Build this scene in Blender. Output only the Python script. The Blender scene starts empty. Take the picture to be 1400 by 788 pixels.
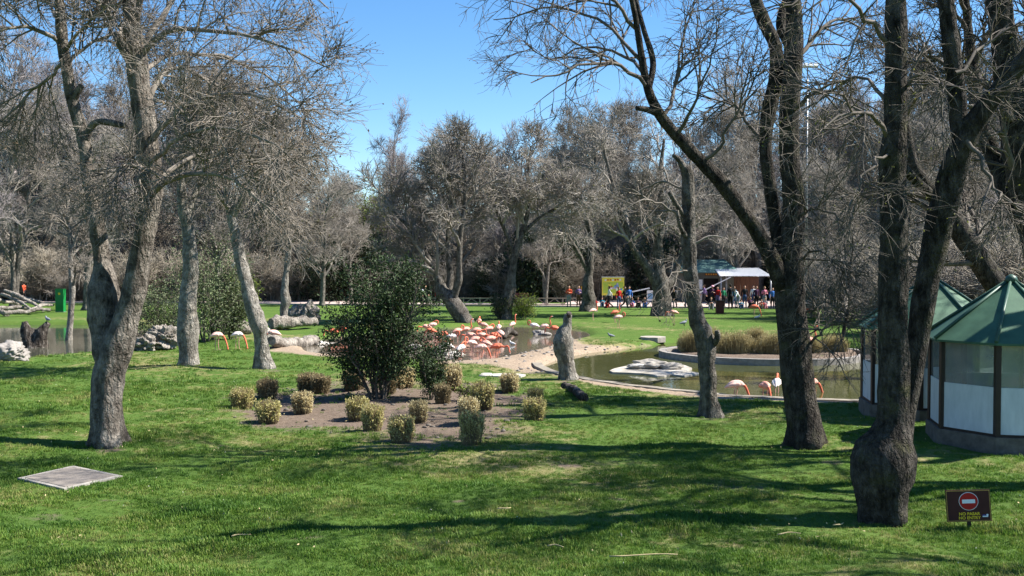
import bpy, bmesh, math, random
import numpy as np
from mathutils import Vector, Matrix, noise as mnoise, kdtree

# ------------------------------------------------------------------ camera, sky, sun, exposure
S = bpy.context.scene
COL = S.collection
CAM_H, F, CX, CY, HOR = 3.65, 1345.0, 700.0, 394.0, 360.0
PITCH = math.atan((CY - HOR) / F)
cd = bpy.data.cameras.new('camera'); cam = bpy.data.objects.new('camera', cd); COL.objects.link(cam)
cd.sensor_width = 36.0; cd.lens = 36.0 * F / 1400.0; cd.clip_start = 0.1; cd.clip_end = 3000
cam.location = (0, 0, CAM_H); cam.rotation_euler = (math.radians(90) - PITCH, 0, 0)
S.camera = cam
SUN_EL, SUN_AZ = math.radians(47), math.radians(86)      # azimuth clockwise from the view direction
W = bpy.data.worlds.new('World'); S.world = W; W.use_nodes = True
nt = W.node_tree; bg = nt.nodes['Background']
sky = nt.nodes.new('ShaderNodeTexSky'); sky.sky_type = 'NISHITA'; sky.sun_disc = False
sky.sun_elevation = SUN_EL; sky.sun_rotation = SUN_AZ
sky.air_density = 1.0; sky.dust_density = 0.1; sky.ozone_density = 3.5; sky.altitude = 600
hs_ = nt.nodes.new('ShaderNodeHueSaturation'); hs_.inputs['Saturation'].default_value = 1.22; hs_.inputs['Value'].default_value = 1.0
nt.links.new(sky.outputs[0], hs_.inputs['Color']); nt.links.new(hs_.outputs[0], bg.inputs[0]); bg.inputs[1].default_value = 0.078
sl = bpy.data.lights.new('sun', 'SUN'); so = bpy.data.objects.new('sun', sl); COL.objects.link(so)
sl.energy = 5.0; sl.angle = math.radians(0.53); sl.color = (1.0, 0.95, 0.87)
sdir = Vector((math.sin(SUN_AZ) * math.cos(SUN_EL), math.cos(SUN_AZ) * math.cos(SUN_EL), math.sin(SUN_EL)))
so.rotation_euler = sdir.to_track_quat('Z', 'Y').to_euler(); so.location = (40, 0, 40)
S.view_settings.view_transform = 'Standard'; S.view_settings.look = 'None'
S.view_settings.gamma = 1.0; S.view_settings.exposure = 1.42
try: S.view_settings.use_curve_mapping = False
except Exception: pass
S.render.engine = 'CYCLES'
S.cycles.use_denoising = True
S.cycles.max_bounces = 6; S.cycles.transparent_max_bounces = 8
S.cycles.caustics_reflective = False; S.cycles.caustics_refractive = False
S.cycles.sample_clamp_indirect = 4.0

# ------------------------------------------------------------------ helpers
rng = np.random.default_rng(7)
random.seed(7)
A = lambda v: np.asarray(v, dtype=np.float64)

def snoise(p, scale=1.0, seed=0, oct=6):
    r = np.random.default_rng(1000 + seed)
    p = A(p) * scale
    out = np.zeros(p.shape[:-1])
    for i in range(oct):
        k = r.normal(size=p.shape[-1]) * (0.7 + 0.35 * i)
        out += np.sin(p @ k + r.uniform(0, 6.28))
    return out / math.sqrt(oct)

def ray(px, py):
    v = -(py - CY) / F
    c, s = math.cos(PITCH), math.sin(PITCH)
    return A(((px - CX) / F, c + s * v, -s + c * v))

def at(px, py, d):
    r = ray(px, py); r = r * (d / r[1])
    return A((r[0], r[1], CAM_H + r[2]))

def inpoly(P, poly):
    x, y = P[..., 0], P[..., 1]
    ins = np.zeros(x.shape, bool)
    n = len(poly)
    for i in range(n):
        x0, y0 = poly[i]; x1, y1 = poly[(i + 1) % n]
        c = ((y0 > y) != (y1 > y)) & (x < (x1 - x0) * (y - y0) / (y1 - y0 + 1e-12) + x0)
        ins ^= c
    return ins

def sdpoly(P, poly):
    """signed distance, negative inside"""
    d = np.full(P.shape[:-1], 1e9)
    n = len(poly)
    for i in range(n):
        a = A(poly[i]); b = A(poly[(i + 1) % n]); ab = b - a
        t = np.clip(((P - a) @ ab) / (ab @ ab + 1e-12), 0, 1)
        q = P - (a + t[..., None] * ab)
        d = np.minimum(d, np.hypot(q[..., 0], q[..., 1]))
    return np.where(inpoly(P, poly), -d, d)

def gz0(px, py):          # flat ground point under a place in the picture
    r = ray(px, py); t = CAM_H / -r[2]
    return (r[0] * t, r[1] * t)

def smooth_poly(pts, closed=True, n=6):
    pts = A(pts); N = len(pts); out = []
    rngi = range(N if closed else N - 1)
    for i in rngi:
        if closed: p0, p1, p2, p3 = pts[i - 1], pts[i], pts[(i + 1) % N], pts[(i + 2) % N]
        else: p0, p1, p2, p3 = pts[max(i - 1, 0)], pts[i], pts[i + 1], pts[min(i + 2, N - 1)]
        for k in range(n):
            t = k / n
            out.append(0.5 * ((2 * p1) + (-p0 + p2) * t + (2 * p0 - 5 * p1 + 4 * p2 - p3) * t * t + (-p0 + 3 * p1 - 3 * p2 + p3) * t ** 3))
    if not closed: out.append(pts[-1])
    return A(out)

# ponds, in plan
POND_R = smooth_poly([gz0(*p) for p in [(738, 499), (762, 508), (800, 516), (850, 523), (900, 529), (960, 535), (1020, 540), (1100, 544), (1180, 546), (1270, 546), (1340, 540),
                                        (1420, 505), (1340, 478), (1250, 472), (1180, 470), (1100, 467), (1000, 464), (930, 463), (895, 467), (850, 472), (800, 478), (765, 486)]], True, 4)
POND_M = smooth_poly([gz0(*p) for p in [(470, 484), (540, 487), (600, 491), (650, 491), (690, 485), (725, 477), (765, 466), (805, 456), (790, 447), (740, 442), (690, 441),
                                        (630, 443), (570, 446), (510, 450), (450, 457), (415, 466), (425, 478)]], True, 4)
POND_L = smooth_poly([gz0(*p) for p in [(-200, 500), (-60, 497), (0, 491), (60, 485), (130, 479), (190, 474), (232, 470), (252, 461), (232, 450), (180, 442), (100, 440),
                                        (0, 440), (-100, 441), (-260, 450)]], True, 4)
ISL = A([(10.35 + 3.95 * math.cos(a) * (1 + .05 * math.sin(3 * a)), 40.2 + 3.2 * math.sin(a)) for a in np.linspace(0, 2 * math.pi, 48, endpoint=False)])
BED = smooth_poly([gz0(*p) for p in [(300, 562), (340, 535), (420, 524), (500, 519), (600, 525), (680, 524), (745, 545), (755, 575), (700, 602), (620, 615), (520, 612), (440, 592), (350, 588)]], True, 4)
SAND = smooth_poly([gz0(*p) for p in [(590, 497), (650, 499), (735, 511), (756, 501), (788, 484), (835, 476), (895, 468), (897, 466), (845, 471), (806, 471), (792, 462), (765, 468), (700, 483), (650, 490)]], True, 4)
BARE = smooth_poly([gz0(*p) for p in [(360, 480), (440, 488), (500, 490), (500, 478), (430, 470), (380, 471)]], True, 4)
RIMW = smooth_poly([gz0(*p) for p in [(735, 505), (800, 524), (900, 537), (1020, 549), (1180, 553), (1340, 548), (1340, 538), (1180, 541), (1020, 535), (900, 524), (800, 510)]], True, 4)

SLAB = A([gz0(*p) for p in [(24, 656), (100, 639), (168, 653), (88, 671)]])
SLC0 = SLAB.mean(0)
def height(P):
    P = A(P)[..., :2]
    y = P[..., 1]
    und = 0.055 * snoise(P, 0.55, 1) + 0.03 * snoise(P, 1.7, 2)
    und *= np.clip((66 - y) / 14, 0, 1)
    und = und * np.clip(np.hypot(P[..., 0] - SLC0[0], P[..., 1] - SLC0[1]) / 1.2 - .8, 0, 1)
    z = und
    for poly, dep in ((POND_R, .55), (POND_M, .38), (POND_L, .6)):
        lo, hi = poly.min(0) - 3, poly.max(0) + 3
        m = (P[..., 0] > lo[0]) & (P[..., 0] < hi[0]) & (P[..., 1] > lo[1]) & (P[..., 1] < hi[1])
        if m.any():
            sd = sdpoly(P[m], poly)
            k = np.clip((0.45 - sd) / 0.9, 0, 1); k = k * k * (3 - 2 * k)
            fl = np.clip((1.6 - sd) / 1.2, 0, 1)
            zz = z[m] * (1 - fl); z[m] = zz - dep * k
    lo, hi = ISL.min(0) - 2, ISL.max(0) + 2
    m = (P[..., 0] > lo[0]) & (P[..., 0] < hi[0]) & (P[..., 1] > lo[1]) & (P[..., 1] < hi[1])
    if m.any():
        sd = sdpoly(P[m], ISL); k = np.clip((0.05 - sd) / 0.3, 0, 1)
        z[m] = z[m] * (1 - k) + k * (0.06 + 0.05 * snoise(P[m], 1.5, 4))
    sd = sdpoly(P, SAND) if P.size < 4000 else None
    # the sandy bank between the two ponds stands a little proud
    lo, hi = SAND.min(0) - 1, SAND.max(0) + 1
    m = (P[..., 0] > lo[0]) & (P[..., 0] < hi[0]) & (P[..., 1] > lo[1]) & (P[..., 1] < hi[1])
    if m.any():
        sd = sdpoly(P[m], SAND)
        k = np.clip(-sd / 0.9, 0, 1)
        dM = np.minimum(sdpoly(P[m], POND_M), sdpoly(P[m], POND_R))
        z[m] += k * np.clip(dM / 1.2, 0, 1) * (0.03 + 0.05 * snoise(P[m], 1.3, 9))
    # the land behind the park rises
    far = np.clip((y - 115) / 160, 0, None)
    z = z + np.minimum(far, 2.5) * 12.0
    return z

def zg(x, y): return float(height(A([[x, y]]))[0])

def G(px, py):
    x, y = gz0(px, py)
    for _ in range(4):
        z = zg(x, y); r = ray(px, py); t = (CAM_H - z) / -r[2]
        x, y = r[0] * t, r[1] * t
    return Vector((x, y, zg(x, y)))

# ------------------------------------------------------------------ materials
MATS = {}
def nodes_of(name):
    m = bpy.data.materials.new(name); m.use_nodes = True
    nt = m.node_tree; b = nt.nodes['Principled BSDF']
    MATS[name] = m
    return m, nt, b

def ramp(nt, fac, stops):
    r = nt.nodes.new('ShaderNodeValToRGB')
    while len(r.color_ramp.elements) < len(stops): r.color_ramp.elements.new(0.5)
    for e, (p, c) in zip(r.color_ramp.elements, stops):
        e.position = p; e.color = (*c, 1)
    nt.links.new(fac, r.inputs[0]); return r.outputs[0]

def noise_node(nt, scale, detail=6, rough=.6, vec=None, stretch=None):
    n = nt.nodes.new('ShaderNodeTexNoise'); n.inputs['Scale'].default_value = scale
    n.inputs['Detail'].default_value = detail; n.inputs['Roughness'].default_value = rough
    if vec is None:
        tc = nt.nodes.new('ShaderNodeTexCoord'); vec = tc.outputs['Object']
    if stretch:
        mp = nt.nodes.new('ShaderNodeMapping'); mp.inputs['Scale'].default_value = stretch
        nt.links.new(vec, mp.inputs[0]); vec = mp.outputs[0]
    nt.links.new(vec, n.inputs['Vector'])
    return n

def mat(name, c1, c2=None, scale=6, rough=.8, bump=0., bscale=None, stretch=None, spec=.3, metal=0., rand=0.):
    m, nt, b = nodes_of(name)
    b.inputs['Roughness'].default_value = rough; b.inputs['Specular IOR Level'].default_value = spec
    b.inputs['Metallic'].default_value = metal
    c2 = c2 or tuple(x * .75 for x in c1)
    n = noise_node(nt, scale, stretch=stretch)
    col = ramp(nt, n.outputs[0], [(.32, c2), (.68, c1)])
    if rand:
        oi = nt.nodes.new('ShaderNodeObjectInfo'); hs = nt.nodes.new('ShaderNodeHueSaturation')
        mr = nt.nodes.new('ShaderNodeMapRange'); mr.inputs[3].default_value = 1 - rand; mr.inputs[4].default_value = 1 + rand
        nt.links.new(oi.outputs['Random'], mr.inputs[0]); nt.links.new(mr.outputs[0], hs.inputs['Value'])
        nt.links.new(col, hs.inputs['Color']); col = hs.outputs[0]
    nt.links.new(col, b.inputs['Base Color'])
    if bump:
        bn = noise_node(nt, bscale or scale * 4, stretch=stretch)
        bp = nt.nodes.new('ShaderNodeBump'); bp.inputs['Strength'].default_value = bump; bp.inputs['Distance'].default_value = .02
        nt.links.new(bn.outputs[0], bp.inputs['Height']); nt.links.new(bp.outputs[0], b.inputs['Normal'])
    return m

def bark(name, dark, mid, light, moss=None, patch=.5, fine=9):
    m, nt, b = nodes_of(name)
    b.inputs['Roughness'].default_value = .9; b.inputs['Specular IOR Level'].default_value = .15
    big = noise_node(nt, 2.2, 5); fissure = noise_node(nt, fine, 8, .7, stretch=(1, 1, .28))
    vo = nt.nodes.new('ShaderNodeTexVoronoi'); vo.inputs['Scale'].default_value = fine * 1.6; vo.feature = 'DISTANCE_TO_EDGE'
    tc = nt.nodes.new('ShaderNodeTexCoord'); mp = nt.nodes.new('ShaderNodeMapping'); mp.inputs['Scale'].default_value = (1, 1, .3)
    wn = noise_node(nt, 7, 3); mx = nt.nodes.new('ShaderNodeMix'); mx.data_type = 'RGBA'; mx.inputs[0].default_value = .12
    nt.links.new(tc.outputs['Object'], mp.inputs[0]); nt.links.new(mp.outputs[0], mx.inputs[6]); nt.links.new(wn.outputs['Color'], mx.inputs[7])
    nt.links.new(mx.outputs[2], vo.inputs['Vector'])
    c1 = ramp(nt, fissure.outputs[0], [(.34, dark), (.52, mid), (.72, light)])
    c2 = ramp(nt, fissure.outputs[0], [(.3, mid), (.7, light)])
    f = ramp(nt, big.outputs[0], [(patch - .1, (0, 0, 0)), (patch + .1, (1, 1, 1))])
    m1 = nt.nodes.new('ShaderNodeMix'); m1.data_type = 'RGBA'
    nt.links.new(f, m1.inputs[0]); nt.links.new(c1, m1.inputs[6]); nt.links.new(c2, m1.inputs[7])
    col = m1.outputs[2]
    sp = noise_node(nt, 5.5, 9, .72); sf = ramp(nt, sp.outputs[0], [(.36, (.38, .37, .36)), (.5, (.85, .85, .85)), (.64, (1.18, 1.17, 1.15))])
    mm = nt.nodes.new('ShaderNodeMix'); mm.data_type = 'RGBA'; mm.blend_type = 'MULTIPLY'; mm.inputs[0].default_value = 1
    nt.links.new(col, mm.inputs[6]); nt.links.new(sf, mm.inputs[7]); col = mm.outputs[2]
    if moss:
        mn = noise_node(nt, 3.1, 6); mf = ramp(nt, mn.outputs[0], [(.54, (0, 0, 0)), (.68, (.5, .5, .5))])
        m2 = nt.nodes.new('ShaderNodeMix'); m2.data_type = 'RGBA'; m2.inputs[7].default_value = (*moss, 1)
        nt.links.new(mf, m2.inputs[0]); nt.links.new(col, m2.inputs[6]); col = m2.outputs[2]
    nt.links.new(col, b.inputs['Base Color'])
    ad = nt.nodes.new('ShaderNodeMath'); ad.operation = 'MULTIPLY_ADD'; ad.inputs[1].default_value = 1.4
    nt.links.new(vo.outputs['Distance'], ad.inputs[0]); nt.links.new(fissure.outputs[0], ad.inputs[2])
    bp = nt.nodes.new('ShaderNodeBump'); bp.inputs['Strength'].default_value = 1.0; bp.inputs['Distance'].default_value = .06
    nt.links.new(ad.outputs[0], bp.inputs['Height']); nt.links.new(bp.outputs[0], b.inputs['Normal'])
    return m

def leafmat(name, cols, trans=.25, rough=.55, spec=.35):
    m, nt, b = nodes_of(name)
    b.inputs['Roughness'].default_value = rough; b.inputs['Specular IOR Level'].default_value = spec
    g = nt.nodes.new('ShaderNodeNewGeometry')
    n = noise_node(nt, 1.3, 3)
    ad = nt.nodes.new('ShaderNodeMath'); ad.operation = 'MULTIPLY_ADD'; ad.inputs[1].default_value = .55
    sb = nt.nodes.new('ShaderNodeMath'); sb.operation = 'MULTIPLY_ADD'; sb.inputs[1].default_value = .8; sb.inputs[2].default_value = -.18
    nt.links.new(n.outputs[0], sb.inputs[0]); nt.links.new(g.outputs['Random Per Island'], ad.inputs[0]); nt.links.new(sb.outputs[0], ad.inputs[2])
    k = len(cols)
    col = ramp(nt, ad.outputs[0], [((i + .3) / k, c) for i, c in enumerate(cols)])
    nt.links.new(col, b.inputs['Base Color'])
    tr = nt.nodes.new('ShaderNodeBsdfTranslucent'); mix = nt.nodes.new('ShaderNodeMixShader'); mix.inputs[0].default_value = trans
    nt.links.new(col, tr.inputs[0]); nt.links.new(b.outputs[0], mix.inputs[1]); nt.links.new(tr.outputs[0], mix.inputs[2])
    nt.links.new(mix.outputs[0], nt.nodes['Material Output'].inputs[0])
    return m

bark('bark_pale', (.08, .068, .055), (.21, .19, .16), (.36, .335, .30), patch=.50)
bark('bark_grey', (.04, .034, .028), (.12, .107, .09), (.23, .21, .185), patch=.54)
bark('bark_dark', (.010, .008, .006), (.048, .041, .034), (.13, .115, .098), moss=(.075, .075, .028), patch=.56, fine=12)
bark('bark_brown', (.032, .026, .02), (.14, .12, .10), (.30, .27, .235), patch=.53)
bark('bark_far', (.045, .038, .032), (.13, .115, .098), (.24, .22, .2), patch=.5, fine=4)
bark('driftwood', (.07, .058, .046), (.23, .20, .17), (.40, .365, .32), patch=.48, fine=7)
bark('dead_dark', (.02, .016, .013), (.07, .058, .048), (.30, .27, .24), patch=.62, fine=8)
mat('twig_grey', (.25, .22, .187), (.105, .09, .073), 3, .85, rand=.12)
mat('twig_dark', (.15, .128, .105), (.065, .054, .043), 3, .85)
mat('twig_far', (.31, .28, .245), (.16, .14, .12), .35, .9, rand=.25)
mat('twig_far_purple', (.28, .252, .245), (.165, .145, .142), .35, .9, rand=.25)
mat('twig_brush', (.35, .31, .25), (.165, .142, .11), .8, .9, rand=.3)
leafmat('dry_leaf', [(.06, .04, .025), (.12, .08, .045), (.2, .14, .08)], .2)
leafmat('bud_leaf', [(.10, .11, .02), (.16, .17, .035), (.22, .21, .06)], .4)
leafmat('leaf_evergreen', [(.010, .021, .008), (.02, .04, .013), (.038, .066, .02), (.06, .092, .035)], .12, .62, .25)
leafmat('leaf_bush', [(.035, .05, .02), (.07, .10, .035), (.12, .15, .065), (.17, .19, .10)], .2)
leafmat('leaf_dark', [(.010, .02, .009), (.02, .035, .014), (.04, .06, .022)], .1)
leafmat('leaf_yellowgreen', [(.08, .11, .015), (.15, .20, .03), (.24, .29, .05)], .35)
leafmat('box_dry', [(.26, .20, .09), (.48, .39, .20), (.62, .54, .30), (.70, .63, .40)], .4, .7)
leafmat('box_green', [(.15, .15, .04), (.36, .33, .11), (.54, .48, .21), (.64, .57, .30)], .4, .7)
leafmat('box_dark', [(.08, .065, .03), (.18, .145, .075), (.34, .27, .15)], .35, .7)
leafmat('reed_dry', [(.17, .14, .06), (.34, .28, .13), (.50, .43, .23)], .25, .7)
mat('stone_pale', (.40, .36, .31), (.22, .20, .17), 5, .9, .7, 14)
mat('stone_white', (.50, .47, .43), (.36, .33, .29), 6, .85, .5, 20)
mat('stone_grey', (.30, .275, .25), (.17, .155, .14), 5, .9, .6, 14)
mat('concrete', (.36, .335, .30), (.22, .20, .175), 5, .9, .3, 30)
mat('concrete_rim', (.30, .265, .215), (.15, .13, .10), 2.5, .9, .4, 20)
mat('plinth_stone', (.16, .14, .12), (.08, .07, .06), 6, .9, .6, 18)
mat('paving', (.47, .37, .33), (.36, .29, .26), 1.2, .9, .1, 30)
mat('wood_rail', (.36, .30, .24), (.22, .18, .14), 4, .8, .2, 20)
mat('roof_green', (.07, .15, .09), (.035, .085, .052), 2.2, .62, .15, 40, spec=.25)
mat('roof_rib', (.05, .105, .075), (.03, .075, .055), 8, .45)
mat('frame_brown', (.035, .022, .018), (.02, .013, .011), 8, .5)
mat('panel_pale', (.60, .63, .66), (.44, .48, .51), 3, .55, .05, 8, stretch=(2, 2, .5))
mat('hut_floor', (.2, .18, .15), None, 6, .9)
mat('sign_brown', (.055, .012, .014), (.042, .009, .011), 5, .45)
mat('sign_gold', (.42, .26, .07), None, 5, .5)
mat('sign_red', (.42, .012, .014), (.36, .01, .012), 5, .4)
mat('sign_white', (.75, .78, .8), (.68, .71, .74), 5, .4)
mat('sign_yellow', (.78, .55, .03), (.7, .48, .03), 5, .5)
mat('sign_blue', (.06, .09, .35), None, 5, .4)
mat('metal_grey', (.32, .33, .34), (.24, .25, .26), 6, .45, metal=.6)
mat('white_paint', (.78, .78, .78), (.66, .67, .68), 4, .5)
mat('green_paint', (.008, .20, .045), (.006, .15, .035), 4, .45)
mat('yellow_paint', (.75, .55, .03), None, 4, .45)
mat('orange_sign', (.55, .27, .02), (.45, .2, .015), 6, .5)
mat('poster_green', (.36, .52, .05), (.5, .58, .10), 3, .5)
mat('poster_yellow', (.78, .68, .09), (.7, .6, .08), 3, .5)
mat('poster_red', (.6, .08, .03), None, 3, .5)
mat('poster_blue', (.20, .36, .55), None, 3, .5)
mat('poster_lilac', (.5, .42, .62), None, 3, .5)
mat('red_brown', (.12, .028, .022), (.08, .02, .016), 6, .6)
mat('kiosk_wall', (.10, .105, .09), (.07, .075, .065), 2, .8)
mat('kiosk_shade', (.012, .010, .010), None, 4, .7)  # near-black colour standing in for shade inside the doorway
mat('kiosk_wood', (.11, .052, .03), (.065, .03, .018), 3, .7, stretch=(8, 1, 1))
mat('roof_teal', (.09, .17, .155), (.06, .12, .11), 1.5, .5)
mat('lamp_globe', (.82, .82, .78), (.75, .75, .7), 4, .3)
# plain cloth, skin and plumage
for n, c in dict(cloth_orange=(.62, .10, .045), cloth_red=(.50, .02, .02), cloth_white=(.72, .72, .72), cloth_dark=(.018, .018, .022), cloth_black=(.009, .009, .011),
                 cloth_blue=(.05, .16, .48), cloth_jeans=(.05, .085, .18), cloth_teal=(.02, .2, .3), cloth_purple=(.16, .11, .24), cloth_plum=(.06, .02, .055),
                 cloth_brown=(.13, .065, .035), cloth_beige=(.42, .34, .25), cloth_green=(.02, .22, .1), cloth_pink=(.62, .22, .30), cloth_grey=(.28, .28, .29),
                 skin=(.52, .31, .22), hair_brown=(.045, .025, .014), hair_dark=(.014, .010, .008), hair_fair=(.25, .15, .06), shoe=(.03, .028, .026), hat_pink=(.7, .35, .42)).items():
    mat(n, c, tuple(x * .8 for x in c), 9, .85, spec=.2)
mat('plume_pale', (.74, .56, .49), (.70, .36, .28), 9, .8, .3, 40)
mat('plume_white', (.70, .66, .63), (.66, .52, .47), 9, .8, .3, 40)
mat('plume_pink', (.68, .40, .33), (.60, .24, .17), 9, .8, .3, 40)
mat('plume_coral', (.66, .19, .11), (.58, .12, .06), 9, .8, .2, 40)
mat('plume_crimson', (.55, .06, .04), (.48, .04, .03), 9, .8)
mat('leg_pink', (.62, .34, .29), (.5, .25, .2), 9, .7)
mat('beak_black', (.015, .013, .013), None, 9, .4)
mat('beak_pale', (.72, .5, .42), None, 9, .5)
mat('pigeon_grey', (.24, .26, .30), (.14, .15, .18), 14, .7)
mat('gull_white', (.75, .75, .74), (.5, .5, .5), 9, .7)

def glass_mat():
    m, nt, b = nodes_of('hut_glass')
    gl = nt.nodes.new('ShaderNodeBsdfGlossy'); gl.inputs['Roughness'].default_value = .04
    gl.inputs['Color'].default_value = (.9, .95, 1, 1)
    tr = nt.nodes.new('ShaderNodeBsdfTransparent'); tr.inputs[0].default_value = (.80, .86, .84, 1)
    df = nt.nodes.new('ShaderNodeBsdfDiffuse'); df.inputs[0].default_value = (.42, .46, .46, 1)
    n = noise_node(nt, 1.7, 5); f = ramp(nt, n.outputs[0], [(.3, (.24, .24, .24)), (.75, (.45, .45, .45))])
    m1 = nt.nodes.new('ShaderNodeMixShader'); nt.links.new(f, m1.inputs[0])
    nt.links.new(tr.outputs[0], m1.inputs[1]); nt.links.new(df.outputs[0], m1.inputs[2])
    fr = nt.nodes.new('ShaderNodeFresnel'); fr.inputs[0].default_value = 1.6
    m2 = nt.nodes.new('ShaderNodeMixShader'); nt.links.new(fr.outputs[0], m2.inputs[0])
    nt.links.new(m1.outputs[0], m2.inputs[1]); nt.links.new(gl.outputs[0], m2.inputs[2])
    nt.links.new(m2.outputs[0], nt.nodes['Material Output'].inputs[0])
glass_mat()

def water_mat(name, c1, c2, wave=.05, scale=5):
    m, nt, b = nodes_of(name)
    b.inputs['Roughness'].default_value = .03; b.inputs['IOR'].default_value = 1.45; b.inputs['Specular IOR Level'].default_value = .6
    n = noise_node(nt, .4, 4); nt.links.new(ramp(nt, n.outputs[0], [(.35, c1), (.65, c2)]), b.inputs['Base Color'])
    wn = noise_node(nt, scale, 3, .55, stretch=(1, .45, 1))
    bp = nt.nodes.new('ShaderNodeBump'); bp.inputs['Strength'].default_value = wave; bp.inputs['Distance'].default_value = .05
    nt.links.new(wn.outputs[0], bp.inputs['Height']); nt.links.new(bp.outputs[0], b.inputs['Normal'])
water_mat('water_green', (.055, .060, .018), (.080, .082, .028), .10, 4)
water_mat('water_brown', (.10, .085, .062), (.135, .115, .085), .16, 5)
water_mat('water_grey', (.05, .055, .04), (.07, .07, .05), .10, 4)

def ground_mat():
    m, nt, b = nodes_of('lawn_ground')
    b.inputs['Roughness'].default_value = .95; b.inputs['Specular IOR Level'].default_value = .1
    def att(n):
        a = nt.nodes.new('ShaderNodeAttribute'); a.attribute_name = n; return a.outputs['Fac']
    def mixc(f, a, c):
        x = nt.nodes.new('ShaderNodeMix'); x.data_type = 'RGBA'
        nt.links.new(f, x.inputs[0]); nt.links.new(a, x.inputs[6])
        nt.links.new(c, x.inputs[7]); return x.outputs[2]
    def edge(mask, nscale, amp):
        n = noise_node(nt, nscale, 6, .65)
        s = nt.nodes.new('ShaderNodeMath'); s.operation = 'SUBTRACT'; s.inputs[1].default_value = .5; nt.links.new(n.outputs[0], s.inputs[0])
        q = nt.nodes.new('ShaderNodeMath'); q.operation = 'MULTIPLY_ADD'; q.inputs[1].default_value = amp
        nt.links.new(s.outputs[0], q.inputs[0]); nt.links.new(mask, q.inputs[2])
        return ramp(nt, q.outputs[0], [(.38, (0, 0, 0)), (.62, (1, 1, 1))])
    n1 = noise_node(nt, .55, 6); n2 = noise_node(nt, 9, 8, .7); n3 = noise_node(nt, 42, 6, .8)
    g = ramp(nt, n1.outputs[0], [(.3, (.046, .10, .014)), (.5, (.07, .14, .02)), (.7, (.11, .165, .032))])
    g2 = ramp(nt, n3.outputs[0], [(.3, (.016, .036, .007)), (.7, (.115, .17, .042))])
    mx = nt.nodes.new('ShaderNodeMix'); mx.data_type = 'RGBA'; mx.inputs[0].default_value = .5
    nt.links.new(g, mx.inputs[6]); nt.links.new(g2, mx.inputs[7]); grass = mx.outputs[2]
    soil = ramp(nt, n2.outputs[0], [(.3, (.09, .066, .05)), (.7, (.20, .155, .12))])
    sand = ramp(nt, n2.outputs[0], [(.3, (.19, .14, .10)), (.7, (.38, .30, .22))])
    dry = ramp(nt, n2.outputs[0], [(.3, (.12, .12, .035)), (.7, (.27, .235, .12))])
    mud = ramp(nt, n2.outputs[0], [(.3, (.05, .042, .03)), (.7, (.11, .095, .07))])
    wood = ramp(nt, n2.outputs[0], [(.3, (.05, .042, .03)), (.7, (.12, .10, .072))])
    c = mixc(edge(att('dry'), 2.2, 1.3), grass, dry)
    c = mixc(edge(att('soil'), 1.6, 1.1), c, soil)
    c = mixc(edge(att('sand'), 1.4, .9), c, sand)
    c = mixc(edge(att('mud'), 1.0, .3), c, mud)
    c = mixc(edge(att('wood'), .3, .8), c, wood)
    nt.links.new(c, b.inputs['Base Color'])
    bp = nt.nodes.new('ShaderNodeBump'); bp.inputs['Strength'].default_value = .7; bp.inputs['Distance'].default_value = .04
    nt.links.new(n3.outputs[0], bp.inputs['Height']); nt.links.new(bp.outputs[0], b.inputs['Normal'])
ground_mat()

def grass_mat():
    m, nt, b = nodes_of('grass_blade')
    b.inputs['Roughness'].default_value = .6; b.inputs['Specular IOR Level'].default_value = .25
    oi = nt.nodes.new('ShaderNodeObjectInfo')
    n = noise_node(nt, .55, 5, vec=oi.outputs['Location'])
    ad = nt.nodes.new('ShaderNodeMath'); ad.operation = 'MULTIPLY_ADD'; ad.inputs[1].default_value = .30
    nt.links.new(oi.outputs['Random'], ad.inputs[0]); nt.links.new(n.outputs[0], ad.inputs[2])
    col = ramp(nt, ad.outputs[0], [(.40, (.042, .105, .012)), (.58, (.080, .165, .02)), (.75, (.14, .21, .032)), (.88, (.26, .255, .085))])
    nt.links.new(col, b.inputs['Base Color'])
    tr = nt.nodes.new('ShaderNodeBsdfTranslucent'); mix = nt.nodes.new('ShaderNodeMixShader'); mix.inputs[0].default_value = .35
    nt.links.new(col, tr.inputs[0]); nt.links.new(b.outputs[0], mix.inputs[1]); nt.links.new(tr.outputs[0], mix.inputs[2])
    nt.links.new(mix.outputs[0], nt.nodes['Material Output'].inputs[0])
grass_mat()

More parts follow.
